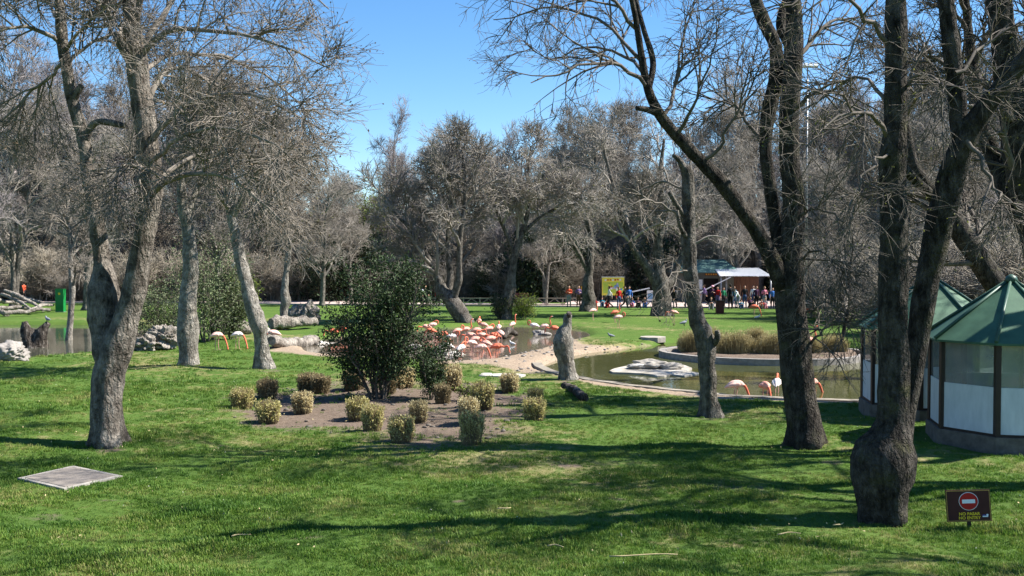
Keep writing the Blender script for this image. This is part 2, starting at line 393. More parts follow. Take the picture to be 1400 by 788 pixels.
# ------------------------------------------------------------------ mesh building
class MB:
    def __init__(s): s.v = []; s.f = {}; s.n = 0
    def add(s, V, Fc, mi=0, sm=True):
        V = A(V).reshape(-1, 3); Fc = np.asarray(Fc, dtype=np.int64)
        s.v.append(V); s.f.setdefault(Fc.shape[1], []).append((Fc + s.n, mi, sm)); s.n += len(V)
        return s
    def box(s, c, size, rot=None, mi=0):
        x, y, z = (q / 2 for q in size)
        V = A([(i * x, j * y, k * z) for i in (-1, 1) for j in (-1, 1) for k in (-1, 1)])
        if rot is not None: V = V @ A(rot.to_matrix() if hasattr(rot, 'to_matrix') else rot).T
        return s.add(V + A(c), [(0, 1, 3, 2), (4, 6, 7, 5), (0, 4, 5, 1), (2, 3, 7, 6), (0, 2, 6, 4), (1, 5, 7, 3)], mi, False)
    def bar(s, a, b, w, h, mi=0):
        a, b = Vector(a), Vector(b); d = b - a
        q = d.to_track_quat('X', 'Z')
        return s.box((a + b) / 2, (d.length, w, h), q.to_matrix(), mi)
    def tubes(s, P, R, sides=3, mi=0, caps=False, bump=None):
        P = A(P); R = A(R); N, K = R.shape
        T = np.gradient(P, axis=1); T /= np.linalg.norm(T, axis=2, keepdims=True) + 1e-9
        ax = np.eye(3); worst = np.abs(T).max(axis=1)
        ref = ax[np.argmin(worst, axis=1)][:, None, :]
        U = np.cross(T, np.broadcast_to(ref, T.shape)); U /= np.linalg.norm(U, axis=2, keepdims=True) + 1e-9
        B = np.cross(T, U)
        a = np.arange(sides) * 2 * math.pi / sides
        dirs = np.cos(a)[:, None] * U[:, :, None, :] + np.sin(a)[:, None] * B[:, :, None, :]
        V = P[:, :, None, :] + R[:, :, None, None] * dirs
        if bump: V = P[:, :, None, :] + R[:, :, None, None] * dirs * (1 + bump(V))[..., None]
        i = np.arange(N)[:, None, None] * K * sides; k = np.arange(K - 1)[None, :, None] * sides; j = np.arange(sides)[None, None, :]; j2 = (j + 1) % sides
        q = np.stack([i + k + j, i + k + j2, i + k + sides + j2, i + k + sides + j], -1).reshape(-1, 4)
        s.add(V, q, mi)
        if caps:
            base = s.n - N * K * sides
            for n in range(N):
                s.f.setdefault(sides, []).append((np.array([[base + n * K * sides + x for x in range(sides)][::-1]]), mi, False))
                s.f.setdefault(sides, []).append((np.array([[base + n * K * sides + (K - 1) * sides + x for x in range(sides)]]), mi, False))
        return s
    def tube(s, pts, rads, sides=8, mi=0, caps=True, n=None, bump=None):
        pts = A(pts); rads = A(rads) if np.ndim(rads) else np.full(len(pts), float(rads))
        if n: pts, rads = resample(pts, rads, n)
        return s.tubes(pts[None], rads[None], sides, mi, caps, bump)
    def prism(s, poly, z0, z1, mi=0, top=True):
        p = A(poly); n = len(p)
        V = np.concatenate([np.c_[p, np.full(n, z0)], np.c_[p, np.full(n, z1)]])
        j = np.arange(n); j2 = (j + 1) % n
        s.add(V, np.stack([j, j2, j2 + n, j + n], -1), mi, False)
        b = s.n - 2 * n
        s.f.setdefault(n, []).append((np.array([b + n + j]), mi, False))
        s.f.setdefault(n, []).append((np.array([(b + j)[::-1]]), mi, False))
        return s
    def blob(s, c, size, seed=0, amp=.2, freq=1.6, sub=4, mi=0, squash=None):
        bm = bmesh.new(); bmesh.ops.create_icosphere(bm, subdivisions=sub, radius=1)
        V = A([v.co[:] for v in bm.verts]); Fc = np.array([[v.index for v in f.verts] for f in bm.faces]); bm.free()
        d = 1 + amp * snoise(V, freq, seed) + amp * .45 * snoise(V, freq * 3.1, seed + 1) + amp * .2 * snoise(V, freq * 8, seed + 2)
        V = V * d[:, None] * A(size)
        if squash is not None: V[:, 2] = np.maximum(V[:, 2], squash)
        return s.add(V + A(c), Fc, mi)
    def leaves(s, C, L, Wd, mi=0, up=.3, g=None):
        """folded leaf-shaped pieces at the points C"""
        g = g or rng; n = len(C)
        d = g.normal(size=(n, 3)); d[:, 2] += up; d /= np.linalg.norm(d, axis=1, keepdims=True)
        r = g.normal(size=(n, 3)); w = np.cross(d, r); w /= np.linalg.norm(w, axis=1, keepdims=True)
        nn = np.cross(d, w); L = L * g.uniform(.6, 1.25, n)[:, None]; Wd = Wd * g.uniform(.7, 1.2, n)[:, None]
        V = np.stack([C, C + d * L * .5 + w * Wd * .5 + nn * Wd * .18, C + d * L, C + d * L * .5 - w * Wd * .5 + nn * Wd * .18], 1)
        i = np.arange(n)[:, None] * 4
        return s.add(V, np.concatenate([i + [0, 1, 2], i + [0, 2, 3]]), mi, False)
    def mesh(s, name, mats):
        me = bpy.data.meshes.new(name)
        V = np.concatenate(s.v); me.vertices.add(len(V)); me.vertices.foreach_set('co', V.ravel())
        loops, starts, mi, sm, pos = [], [], [], [], 0
        for k, lst in s.f.items():
            for Fc, m, smt in lst:
                loops.append(Fc.ravel()); starts.append(pos + np.arange(len(Fc)) * k); pos += Fc.size
                mi.append(np.full(len(Fc), m)); sm.append(np.full(len(Fc), smt))
        loops = np.concatenate(loops); starts = np.concatenate(starts)
        me.loops.add(len(loops)); me.loops.foreach_set('vertex_index', loops.astype(np.int32))
        me.polygons.add(len(starts)); me.polygons.foreach_set('loop_start', starts.astype(np.int32))
        me.polygons.foreach_set('material_index', np.concatenate(mi).astype(np.int32))
        me.polygons.foreach_set('use_smooth', np.concatenate(sm))
        for m in ([mats] if isinstance(mats, str) else mats): me.materials.append(MATS[m])
        me.update(calc_edges=True); me.validate()
        return me
    def build(s, name, mats, parent=None, **kw):
        return link(name, s.mesh(name, mats), parent, **kw)

def tag(o, label=None, cat=None, group=None, kind=None):
    if label: o['label'] = label
    if cat: o['category'] = cat
    if group: o['group'] = group
    if kind: o['kind'] = kind
    return o

def link(name, me, parent=None, loc=None, rz=0, **kw):
    o = bpy.data.objects.new(name, me); COL.objects.link(o)
    if parent: o.parent = parent
    if loc is not None: o.location = loc
    if rz: o.rotation_euler = (0, 0, rz)
    return tag(o, **kw)

def empty(name, loc, label, cat, group=None, rz=0, sc=None):
    o = link(name, None, None, loc, rz, label=label, cat=cat, group=group)
    o.empty_display_size = .2
    if sc: o.scale = (sc, sc, sc) if np.ndim(sc) == 0 else sc
    return o

def copy_tree(o, parent=None):
    c = o.copy(); COL.objects.link(c); c.parent = parent
    for ch in list(o.children): copy_tree(ch, c)
    return c

def resample(pts, rads, K):
    pts, rads = A(pts), A(rads)
    q = smooth_poly(np.c_[pts, rads], False, 8)
    L = np.r_[0, np.cumsum(np.linalg.norm(np.diff(q[:, :3], axis=0), axis=1))]
    t = np.linspace(0, L[-1], K)
    out = np.stack([np.interp(t, L, q[:, i]) for i in range(4)], 1)
    return out[:, :3], np.maximum(out[:, 3], .001)

# ------------------------------------------------------------------ bare trees
def spawn(g, P, R, n, t0, t1, length, ang, trop=.1, bend=0., wig=.15, K=5, ratio=.5, rmax=9., rtip=.004, taper=.5):
    N, Kp = R.shape
    idx = np.repeat(np.arange(N), n); M = len(idx)
    t = g.uniform(t0, t1, M); u = t * (Kp - 1); i = np.minimum(u.astype(int), Kp - 2); f = (u - i)[:, None]
    p = P[idx, i] * (1 - f) + P[idx, i + 1] * f
    r0 = R[idx, i] * (1 - f[:, 0]) + R[idx, i + 1] * f[:, 0]
    T = P[idx, i + 1] - P[idx, i]; T /= np.linalg.norm(T, axis=1, keepdims=True) + 1e-9
    q = g.normal(size=(M, 3)); q -= (q * T).sum(1, keepdims=True) * T; q /= np.linalg.norm(q, axis=1, keepdims=True) + 1e-9
    a = np.radians(g.uniform(ang[0], ang[1], M))[:, None]
    d = np.cos(a) * T + np.sin(a) * q; d[:, 2] += trop; d /= np.linalg.norm(d, axis=1, keepdims=True)
    L = g.uniform(length[0], length[1], M) * (1 - taper * (t - t0) / (t1 - t0 + 1e-9))
    step = (L / (K - 1))[:, None]
    out = np.zeros((M, K, 3)); out[:, 0] = p
    for k in range(1, K):
        out[:, k] = out[:, k - 1] + d * step
        d = d + g.normal(size=(M, 3)) * wig; d[:, 2] += bend; d /= np.linalg.norm(d, axis=1, keepdims=True)
    rb = np.minimum(r0 * ratio, rmax)
    RR = rb[:, None] * (1 - np.linspace(0, 1, K)[None] ** 1.2) + rtip
    return out, RR

def barkbump(seed, amp=.10, knob=.10):
    def f(V): return amp * snoise(V, 4.2, seed) * .5 + knob * snoise(V, 1.8, seed + 3) * .5 + amp * .5 * snoise(V, 13, seed + 7) * .6
    return f

def px_limb(d, spec, dd=None):
    """spec: (px, py, radius px[, depth offset]) in the photograph at the tree's distance"""
    pts, rad = [], []
    for q in spec:
        dep = d + (q[3] if len(q) > 3 else 0)
        pts.append(at(q[0], q[1], dep)); rad.append(q[2] * .9 * dep / F)
    return A(pts), A(rad)

def bare_tree(name, base, limbs, label, cat='tree', group=None, barkm='bark_grey', twigm='twig_grey', seed=1, boughs=(), auto=None, n=(7, 8, 6), lens=((2.2, 3.6), (.9, 1.6), (.35, .8)),
              trop=(.15, .12, .05), bend=(0, 0, 0), leaves=0, leafm='dry_leaf', sides=14, bumpamp=.10, knob=.1, rt=.0035, t0=.45, leafsize=.07, rm=(.035, .014, .007), wg=(.16, .18, .2), KT=4):
    """limbs: thick limbs (the first is the trunk); boughs: traced branches; n, lens: procedural branching"""
    g = np.random.default_rng(seed)
    base = A(base)
    root = empty(name, base, label, cat, group)
    for k, (p, r) in enumerate(limbs):
        L = np.linalg.norm(np.diff(p, axis=0), axis=1).sum()
        K = int(max(8, min(60, L / .11)))
        pp, rr = resample(p - base, r, K)
        if k == 0:      # root flare
            zr = pp[:, 2]; rr = rr * (1 + .2 * np.exp(-np.maximum(zr, 0) / .18)); pp[0, 2] -= .12
        sd = sides if rr.max() > .1 else 9
        bb = barkbump(seed + k, bumpamp, knob)
        if k == 0:
            def bmp(V, f=bb, c=pp[1], ph=seed):
                a = np.arctan2(V[..., 1] - c[1], V[..., 0] - c[0]); z_ = np.maximum(V[..., 2], 0)
                return f(V) + (.20 * np.sin(3 * a + ph) + .16 * np.sin(5 * a + 2.1 * ph) + .12) * np.exp(-z_ / (.9 * rr[1]))
        else: bmp = bb
        m = MB().tubes(pp[None], rr[None], sd, 0, True, bmp)
        m.build('trunk' if k == 0 else 'limb', barkm, root)
    lim = [resample(p - base, r, 14) for p, r in limbs]
    P = A([x[0] for x in lim]); R = A([x[1] for x in lim])
    mb = MB(); ends = []
    bp = [resample(p - base, r, 12) for p, r in boughs]
    stock = []
    if bp:
        BP = A([x[0] for x in bp]); BR = A([x[1] for x in bp])
        BP[:, 1:] += np.cumsum(g.normal(size=BP[:, 1:].shape) * .022, axis=1) + g.normal(size=BP[:, 1:].shape) * .02; BR *= .8
        mb.tubes(BP, BR, 6); stock.append((BP, BR))
    if auto:
        sel = auto.get('sel', list(range(len(P))))
        q = spawn(g, P[sel], R[sel], auto['n'], auto.get('t0', t0), .98, auto['len'], auto.get('ang', (35, 75)), auto.get('trop', .25), auto.get('bend', .03), .14, 12, .55, .12, .008, .45)
        mb.tubes(q[0], q[1], 6); stock.append(q)
    if stock:
        BP = np.concatenate([x[0] for x in stock]); BR = np.concatenate([x[1] for x in stock])
        c1 = spawn(g, BP, BR, n[0], .18, .98, lens[0], (25, 65), trop[0], bend[0], wg[0], 7, .6, rm[0], rt * 1.5, .5)
        mb.tubes(*c1, 4)
        c2 = spawn(g, c1[0], c1[1], n[1], .12, .98, lens[1], (25, 65), trop[1], bend[1], wg[1], 5, .65, rm[1], rt * 1.2, .4)
        mb.tubes(*c2, 3)
        c3 = spawn(g, c2[0], c2[1], n[2], .15, 1., lens[2], (20, 60), trop[2], bend[2], wg[2], KT, .7, rm[2], rt, .3)
        mb.tubes(*c3, 3)
        mb.build('crown', twigm, root)
        if leaves:
            e = np.concatenate([c3[0][:, KT // 2:].reshape(-1, 3), c2[0][:, 3:].reshape(-1, 3)])
            C = e[g.integers(0, len(e), leaves)]
            MB().leaves(C, leafsize, leafsize * .6, 0, -.6, g).build('leaf_cluster', leafm, root, kind='stuff')
    return root

# ------------------------------------------------------------------ ground, water, path
def axis(lo, hi, segs):
    out = [lo]
    for end, st in segs:
        n = max(1, round((end - out[-1]) / st)); out += list(np.linspace(out[-1], end, n + 1)[1:])
    return A(out)
xs = axis(-1600, 1600, [(-400, 400), (-120, 40), (-60, 6), (-30, .8), (30, .27), (60, .8), (120, 6), (400, 40), (1600, 400)])
ys = axis(-300, 1800, [(-40, 60), (4, 6), (24, .24), (68, .3), (100, .8), (160, 5), (600, 40), (1800, 300)])
X, Y = np.meshgrid(xs, ys); XY = np.stack([X, Y], -1)
Z = height(XY)
PATCHES = [(gz0(1040, 672), .9, .35), (gz0(850, 690), .7, .3), (gz0(1140, 634), .5, .3), (gz0(60, 703), .9, .25), (gz0(780, 640), .8, .35), (gz0(400, 740), .6, .2),
           (gz0(147, 612), .6, .3), (gz0(1102, 612), .7, .35), (gz0(1206, 713), .6, .3), (gz0(970, 574), .5, .3), (gz0(776, 522), .8, .5), (gz0(362, 508), .7, .5), (gz0(258, 502), .6, .5), (gz0(960, 700), .5, .2), (gz0(150, 683), .5, .2), (gz0(620, 690), .4, .18)]
def masks(P):
    P = P[..., :2]
    def near(poly, w):
        out = np.zeros(P.shape[:-1]); lo, hi = poly.min(0) - 3, poly.max(0) + 3
        m = (P[..., 0] > lo[0]) & (P[..., 0] < hi[0]) & (P[..., 1] > lo[1]) & (P[..., 1] < hi[1])
        out[m] = np.clip(.5 - sdpoly(P[m], poly) / w, 0, 1); return out
    soil = near(BED, 2.4) * (.74 + .13 * snoise(P, 1.3, 31))
    for (c, rx, ry) in PATCHES:
        soil = np.maximum(soil, .58 * np.exp(-(((P[..., 0] - c[0]) / rx) ** 2 + ((P[..., 1] - c[1]) / ry) ** 2)))
    sand = np.maximum(near(SAND, 1.3) * (.85 + .12 * snoise(P, 1.1, 41)), near(BARE, 1.2) * .7)
    sand = np.maximum(sand, near(RIMW, .5) * .75)
    mud = np.maximum.reduce([near(POND_R, .35), near(POND_M, .5), near(POND_L, .5)]) 
    isl = near(ISL, .4); mud = mud * (1 - isl)
    soil = np.maximum(soil, isl)
    dry = np.clip(.30 + .16 * snoise(P, .5, 21) + .25 * near(BED, 5) + .3 * near(SAND, 5), 0, 1) * np.clip((75 - P[..., 1]) / 10, 0, 1)
    wood = np.clip((P[..., 1] - 91) / 4, 0, 1)
    return dict(soil=soil, sand=sand, mud=mud, dry=dry, wood=wood)
mb = MB()
ny, nx = X.shape
i = np.arange(ny - 1)[:, None] * nx + np.arange(nx - 1)[None]
mb.add(np.stack([X, Y, Z], -1), np.stack([i, i + 1, i + nx + 1, i + nx], -1).reshape(-1, 4))
ground = mb.build('ground', 'lawn_ground', kind='structure')
for k, v in masks(XY).items():
    a = ground.data.attributes.new(k, 'FLOAT', 'POINT'); a.data.foreach_set('value', v.ravel().astype(np.float32))

def sheet(name, poly, z, m):
    mb = MB(); p = A(poly); n = len(p); V = np.c_[p, np.full(n, z)]
    c = p.mean(0)
    bm = bmesh.new(); vs = [bm.verts.new(v) for v in V]; bm.faces.new(vs); bmesh.ops.triangulate(bm, faces=bm.faces[:])
    bmesh.ops.recalc_face_normals(bm, faces=bm.faces[:])
    me = bpy.data.meshes.new(name); bm.to_mesh(me); bm.free()
    if me.polygons[0].normal.z < 0: me.flip_normals()
    me.materials.append(MATS[m])
    return link(name, me, kind='structure')
def grown(poly, w):
    c = A(poly); n = np.roll(c, -1, 0) - np.roll(c, 1, 0); n = np.c_[n[:, 1], -n[:, 0]]; n /= np.linalg.norm(n, axis=1, keepdims=True)
    area = 0.5 * np.sum(c[:, 0] * np.roll(c[:, 1], -1) - np.roll(c[:, 0], -1) * c[:, 1])
    return c + n * w * (1 if area > 0 else -1)
ZW_R, ZW_M, ZW_L = -.20, -.17, -.22
sheet('pond_water', grown(POND_R, .3), ZW_R, 'water_green')
sheet('pond_water', grown(POND_M, .3), ZW_M, 'water_brown')
sheet('pond_water', grown(POND_L, .3), ZW_L, 'water_grey')

# the paved walk behind the lawn: a raised sheet with a kerb along its front edge
front = smooth_poly([gz0(*p) for p in [(-400, 413), (-100, 414.5), (60, 415), (200, 414.5), (330, 416), (480, 418), (640, 419), (800, 420.5), (950, 421.5), (1060, 422), (1180, 420), (1400, 417), (1800, 415)]], False, 6)
back = A([(x, max(y + 6.0, 94.5)) for x, y in front])
back[:, 1] = np.where((front[:, 0] > -14) & (front[:, 0] < 6), front[:, 1] + 4.5, back[:, 1])
pp = np.concatenate([front, back[::-1]])
ZP = .10
sheet('path', pp, ZP, 'paving')
kerb = MB()
n = len(front); off = front + A([0, -.16])
V = np.concatenate([np.c_[off, np.full(n, -.05)], np.c_[off, np.full(n, ZP + .025)], np.c_[front, np.full(n, ZP + .025)], np.c_[front, np.full(n, -.05)]])
j = np.arange(n - 1)
kerb.add(V, np.concatenate([np.stack([j + a * n, j + 1 + a * n, j + 1 + b * n, j + b * n], -1) for a, b in ((0, 1), (1, 2), (2, 3))]), 0, False)
kerb.build('kerb', 'concrete', kind='structure')

# concrete rims of the round pond and of the island
def rim(name, pts, w, z0, z1, m, closed=False):
    p = A(pts); d = np.gradient(p, axis=0) if not closed else (np.roll(p, -1, 0) - np.roll(p, 1, 0))
    nn = np.c_[d[:, 1], -d[:, 0]]; nn /= np.linalg.norm(nn, axis=1, keepdims=True)
    a, b = p - nn * w / 2, p + nn * w / 2
    wob = .012 * snoise(np.c_[p, np.zeros(len(p))], 2.2, 33)
    K = len(p)
    V = np.concatenate([np.c_[a, np.full(K, z0)], np.c_[a, z1 + wob], np.c_[b, z1 + wob + .004], np.c_[b, np.full(K, z0)]])
    j = np.arange(K if closed else K - 1); j2 = (j + 1) % K
    mb = MB().add(V, np.concatenate([np.stack([j + x * K, j2 + x * K, j2 + y * K, j + y * K], -1) for x, y in ((0, 1), (1, 2), (2, 3))]), 0, False)
    return mb.build(name, m, kind='structure')
nearedge = smooth_poly([gz0(*p) for p in [(733, 496), (740, 502), (762, 510), (800, 518), (850, 525), (900, 531), (960, 537), (1020, 542), (1100, 546), (1180, 548), (1270, 548), (1350, 541)]], False, 8)
rim('pond_rim', nearedge, .34, -.5, .015, 'concrete_rim')
rim('island_rim', grown(ISL, .12), .3, -.6, .04, 'stone_grey', True)

# ------------------------------------------------------------------ lawn grass (nobody could count it): one object of instanced tufts
def lawn_grass():
    g = np.random.default_rng(5)
    pts = []
    for (y0, y1, dens) in ((9.8, 13, 330), (13, 17, 260), (17, 22, 150), (22, 30, 70), (30, 46, 22)):
        n = int((y1 - y0) * (y0 + y1) / 2 * 1.16 * dens)
        y = np.sqrt(g.uniform(y0 ** 2, y1 ** 2, n)); x = g.uniform(-.58, .58, n) * y
        pts.append(np.stack([x, y], 1))
    P = np.concatenate(pts)
    m = masks(P)
    keep = (m['soil'] + .35 * g.normal(size=len(P)) * .5 < .45) & (m['sand'] < .35) & (m['mud'] < .2)
    P = P[keep]
    slab = inpoly(P, SLAB); P = P[~slab]
    for c in HUTS: P = P[np.hypot(P[:, 0] - c[0], P[:, 1] - c[1]) > 1.75]
    n = len(P); z = height(P)
    # the tuft itself
    NB = 13; bl = MB()
    c = g.normal(size=(NB, 2)) * .035; ang = g.uniform(0, 6.28, NB); lean = g.uniform(.1, .75, NB); h = g.uniform(.02, .045, NB)
    d = np.stack([np.cos(ang), np.sin(ang)], 1); w = np.stack([-np.sin(ang), np.cos(ang)], 1) * .0042
    b0 = np.c_[c - w, np.zeros(NB)]; b1 = np.c_[c + w, np.zeros(NB)]
    m0 = np.c_[c - w * .8 + d * (lean * h * .35)[:, None], h * .6]; m1 = np.c_[c + w * .8 + d * (lean * h * .35)[:, None], h * .6]
    tp = np.c_[c + d * (lean * h)[:, None], h * .97]
    V = np.stack([b0, b1, m1, m0, tp], 1).reshape(-1, 3); k = np.arange(NB)[:, None] * 5
    me = bpy.data.meshes.new('lawn_grass')
    allv = np.concatenate([V, np.c_[P, z]])
    faces = [tuple(q) for q in (k + [0, 1, 2, 3])] + [tuple(q) for q in (k + [3, 2, 4])]
    me.from_pydata([], [], []); me.vertices.add(len(allv)); me.vertices.foreach_set('co', allv.ravel())
    lo = np.concatenate([np.array(f) for f in faces]).astype(np.int32); st = np.cumsum([0] + [len(f) for f in faces])[:-1].astype(np.int32)
    me.loops.add(len(lo)); me.loops.foreach_set('vertex_index', lo); me.polygons.add(len(st)); me.polygons.foreach_set('loop_start', st)
    me.update(calc_edges=True)
    a = me.attributes.new('seed_point', 'BOOLEAN', 'POINT'); a.data.foreach_set('value', np.r_[np.zeros(len(V), bool), np.ones(n, bool)])
    thick = np.clip(.95 + .28 * snoise(P, .8, 12) + .18 * snoise(P, 3.3, 13), .45, 1.7) * g.uniform(.7, 1.3, n)
    thick *= np.where(P[:, 1] > 24, 1.35, 1.0)
    a = me.attributes.new('tuft_scale', 'FLOAT', 'POINT'); a.data.foreach_set('value', np.r_[np.ones(len(V)), thick].astype(np.float32))
    a = me.attributes.new('tuft_turn', 'FLOAT_VECTOR', 'POINT'); a.data.foreach_set('vector', np.concatenate([np.zeros((len(V), 3)), np.c_[g.normal(size=(n, 2)) * .12, g.uniform(0, 6.28, n)]]).ravel().astype(np.float32))
    me.materials.append(MATS['grass_blade'])
    o = link('lawn_grass', me, label='short green lawn grass covering the foreground', cat='grass', kind='stuff')
    ng = bpy.data.node_groups.new('grass_scatter', 'GeometryNodeTree')
    ng.interface.new_socket('Geometry', in_out='INPUT', socket_type='NodeSocketGeometry'); ng.interface.new_socket('Geometry', in_out='OUTPUT', socket_type='NodeSocketGeometry')
    N = ng.nodes.new; gi, go = N('NodeGroupInput'), N('NodeGroupOutput')
    def att(nm, t):
        a = N('GeometryNodeInputNamedAttribute'); a.data_type = t; a.inputs['Name'].default_value = nm
        return [s for s in a.outputs if s.enabled and s.name == 'Attribute'][0]
    sep = N('GeometryNodeSeparateGeometry'); ng.links.new(gi.outputs[0], sep.inputs[0]); ng.links.new(att('seed_point', 'BOOLEAN'), sep.inputs['Selection'])
    iop = N('GeometryNodeInstanceOnPoints'); ng.links.new(sep.outputs[0], iop.inputs['Points']); ng.links.new(sep.outputs[1], iop.inputs['Instance'])
    ng.links.new(att('tuft_turn', 'FLOAT_VECTOR'), iop.inputs['Rotation']); ng.links.new(att('tuft_scale', 'FLOAT'), iop.inputs['Scale'])
    ng.links.new(iop.outputs[0], go.inputs[0])
    md = o.modifiers.new('scatter', 'NODES'); md.node_group = ng
HUTS = [(10.2, 20.1), (10.05, 23.55)]
lawn_grass()

# small pale petals, straws and fallen leaves on the lawn
g = np.random.default_rng(77)
y = np.sqrt(g.uniform(10.2 ** 2, 34 ** 2, 900)); x = g.uniform(-.56, .56, 900) * y
C = np.c_[x, y, height(np.c_[x, y]) + .045]
C = C[(masks(C)['mud'] < .1)]
lit = MB(); k = len(C)
lit.leaves(C[:k // 4], .024, .02, 0, 0, g); lit.leaves(C[k // 4:], .05, .022, 1, 0, g)
mat('petal', (.5, .5, .42), None, 5, .7); mat('straw', (.50, .42, .24), (.36, .28, .14), 5, .8)
lit.build('fallen_petals', ['petal', 'straw'], label='pale petals and dry bits scattered over the lawn', cat='litter', kind='stuff')
for k, (px, py, l, a) in enumerate([(880, 765, .85, .05), (1078, 735, .32, .1), (760, 752, .2, -.2), (330, 737, .25, .5), (690, 700, .2, .4), (1148, 722, .22, .5)]):
    p = G(px, py); q = np.linspace(-.5, .5, 7)
    pts = np.c_[q * l, .03 * np.sin(q * 5 + k), .008 + .006 * np.cos(q * 4)]
    MB().tube(pts, np.linspace(.011, .006, 7), 5).build('fallen_stick', 'straw', loc=(p.x, p.y, p.z + .045), rz=a,
        label=['long pale fallen stick lying in the foreground grass', 'short pale stick in the grass beside the swollen trunk', 'small dry stick lying in the foreground grass'][min(k, 2)], cat='stick', group='dry sticks on the lawn')

# ------------------------------------------------------------------ the near trees
B_ = lambda px, py: A(G(px, py))
# forked plane tree on the left
b = B_(147, 609); D = b[1]
L = lambda *s: px_limb(D, s)
trunk = L((147, 612, 23), (146, 580, 22), (147, 545, 21), (150, 515, 23), (157, 485, 25), (172, 440, 20), (184, 400, 18), (194, 345, 17), (205, 290, 15), (207, 255, 16), (202, 205, 15), (196, 155, 15), (187, 95, 14), (180, 35, 13),
           (172, -60, 10), (165, -160, 7), (160, -260, 3))
limbs = [trunk, L((156, 500, 20, .1), (147, 470, 21, .12), (142, 430, 23, .2), (141, 395, 20, .25), (139, 355, 11, .3), (134, 315, 11, .3), (126, 270, 10, .3), (118, 225, 9, .3), (113, 185, 10, .3), (99, 138, 9, .3), (92, 100, 8, .3), (84, 45, 8, .3), (78, -50, 5, .3), (70, -150, 2, .3)),
         L((100, 142, 6, .3), (103, 130, 6, .25), (112, 117, 4, .2)),
         L((117, 200, 5, .3), (122, 178, 6, .2), (133, 167, 5, .1), (150, 168, 5, 0), (172, 173, 4, -.1)),
         L((188, 98, 8), (172, 72, 8, -.2), (160, 45, 7, -.3))]
boughs = [L((203, 268, 8), (226, 250, 6.5, -.5), (262, 242, 5, -1), (305, 243, 4, -1.4), (350, 262, 3, -1.7), (395, 300, 1.5, -2)),
          L((203, 262, 7), (228, 235, 5, .4), (262, 213, 4, .9), (300, 208, 3.2, 1.4), (345, 222, 2.4, 2), (385, 260, 1.2, 2.4)),
          L((202, 200, 7), (232, 162, 5, -.3), (270, 140, 4, -.8), (315, 132, 3.2, -1.3), (370, 150, 2.4, -1.6), (430, 185, 1.2, -2)),
          L((198, 165, 6), (215, 110, 5, .4), (250, 96, 4, .9), (290, 120, 3, 1.3), (330, 150, 2, 1.6), (360, 190, 1, 1.8)),
          L((193, 75, 7), (215, 48, 5.5, -.4), (258, 40, 4.5, -.9), (320, 45, 3.6, -1.2), (390, 70, 2.5, -1.6), (455, 108, 1.2, -2)),
          L((195, 70, 7), (225, 20, 5.5, .5), (262, -25, 4.2, .9), (320, -50, 3, 1.4), (390, -40, 2, 1.8), (450, 10, 1, 2)),
          L((186, 30, 7), (205, -40, 5, -.5), (250, -100, 4, -1), (310, -120, 3, -1.4), (380, -90, 1.5, -1.8)),
          L((84, 60, 5, .3), (55, 45, 4, 0), (15, 40, 3, -.4), (-40, 55, 2, -.8), (-90, 90, 1, -1)),
          L((88, 85, 4, .3), (60, 105, 3, .7), (25, 135, 2.4, 1.1), (-20, 175, 1.4, 1.4)),
          L((92, 95, 4, .3), (120, 62, 3, .6), (150, 45, 2.2, .9), (175, 60, 1.2, 1.1)),
          L((84, 30, 4, .3), (60, 5, 3, .8), (25, -5, 2.2, 1.4), (-20, 10, 1.2, 1.9)),
          L((88, 70, 4, .3), (110, 40, 3, -.3), (135, 15, 2.2, -.7), (165, 5, 1.2, -1)),
          L((182, 60, 4), (150, 30, 3, .6), (115, 20, 2.2, 1.2), (80, 30, 1.2, 1.6)),
          L((80, 0, 4, .3), (45, -50, 3, 0), (0, -80, 2, -.4), (-50, -70, 1, -.8)),
          L((176, 0, 5), (140, -50, 4, -.5), (90, -80, 3, -1), (40, -70, 1.5, -1.4)),
          L((205, 240, 4), (180, 225, 3, -.5), (160, 235, 2, -.8), (150, 270, 1, -1)),
          L((203, 225, 5), (250, 190, 4, -1.4), (310, 178, 3.2, -2.2), (380, 200, 2.2, -2.8), (440, 245, 1.1, -3)),
          L((190, 110, 5), (240, 70, 4, 1.6), (310, 75, 3, 2.6), (380, 110, 2, 3.2), (440, 160, 1, 3.6))]
bare_tree('plane_tree', b, limbs, 'forked pale grey tree with drooping twiggy crown beside the concrete slab', seed=11, boughs=boughs, barkm='bark_brown', twigm='twig_grey',
          n=(14, 9, 6), lens=((1.0, 2.2), (.5, 1.15), (.3, .7)), trop=(.10, .04, .02), bend=(-.06, -.04, -.03), leaves=7000, leafsize=.06, rt=.0024, rm=(.018, .008, .0045), wg=(.1, .1, .12), knob=.24, bumpamp=.14, sides=18)

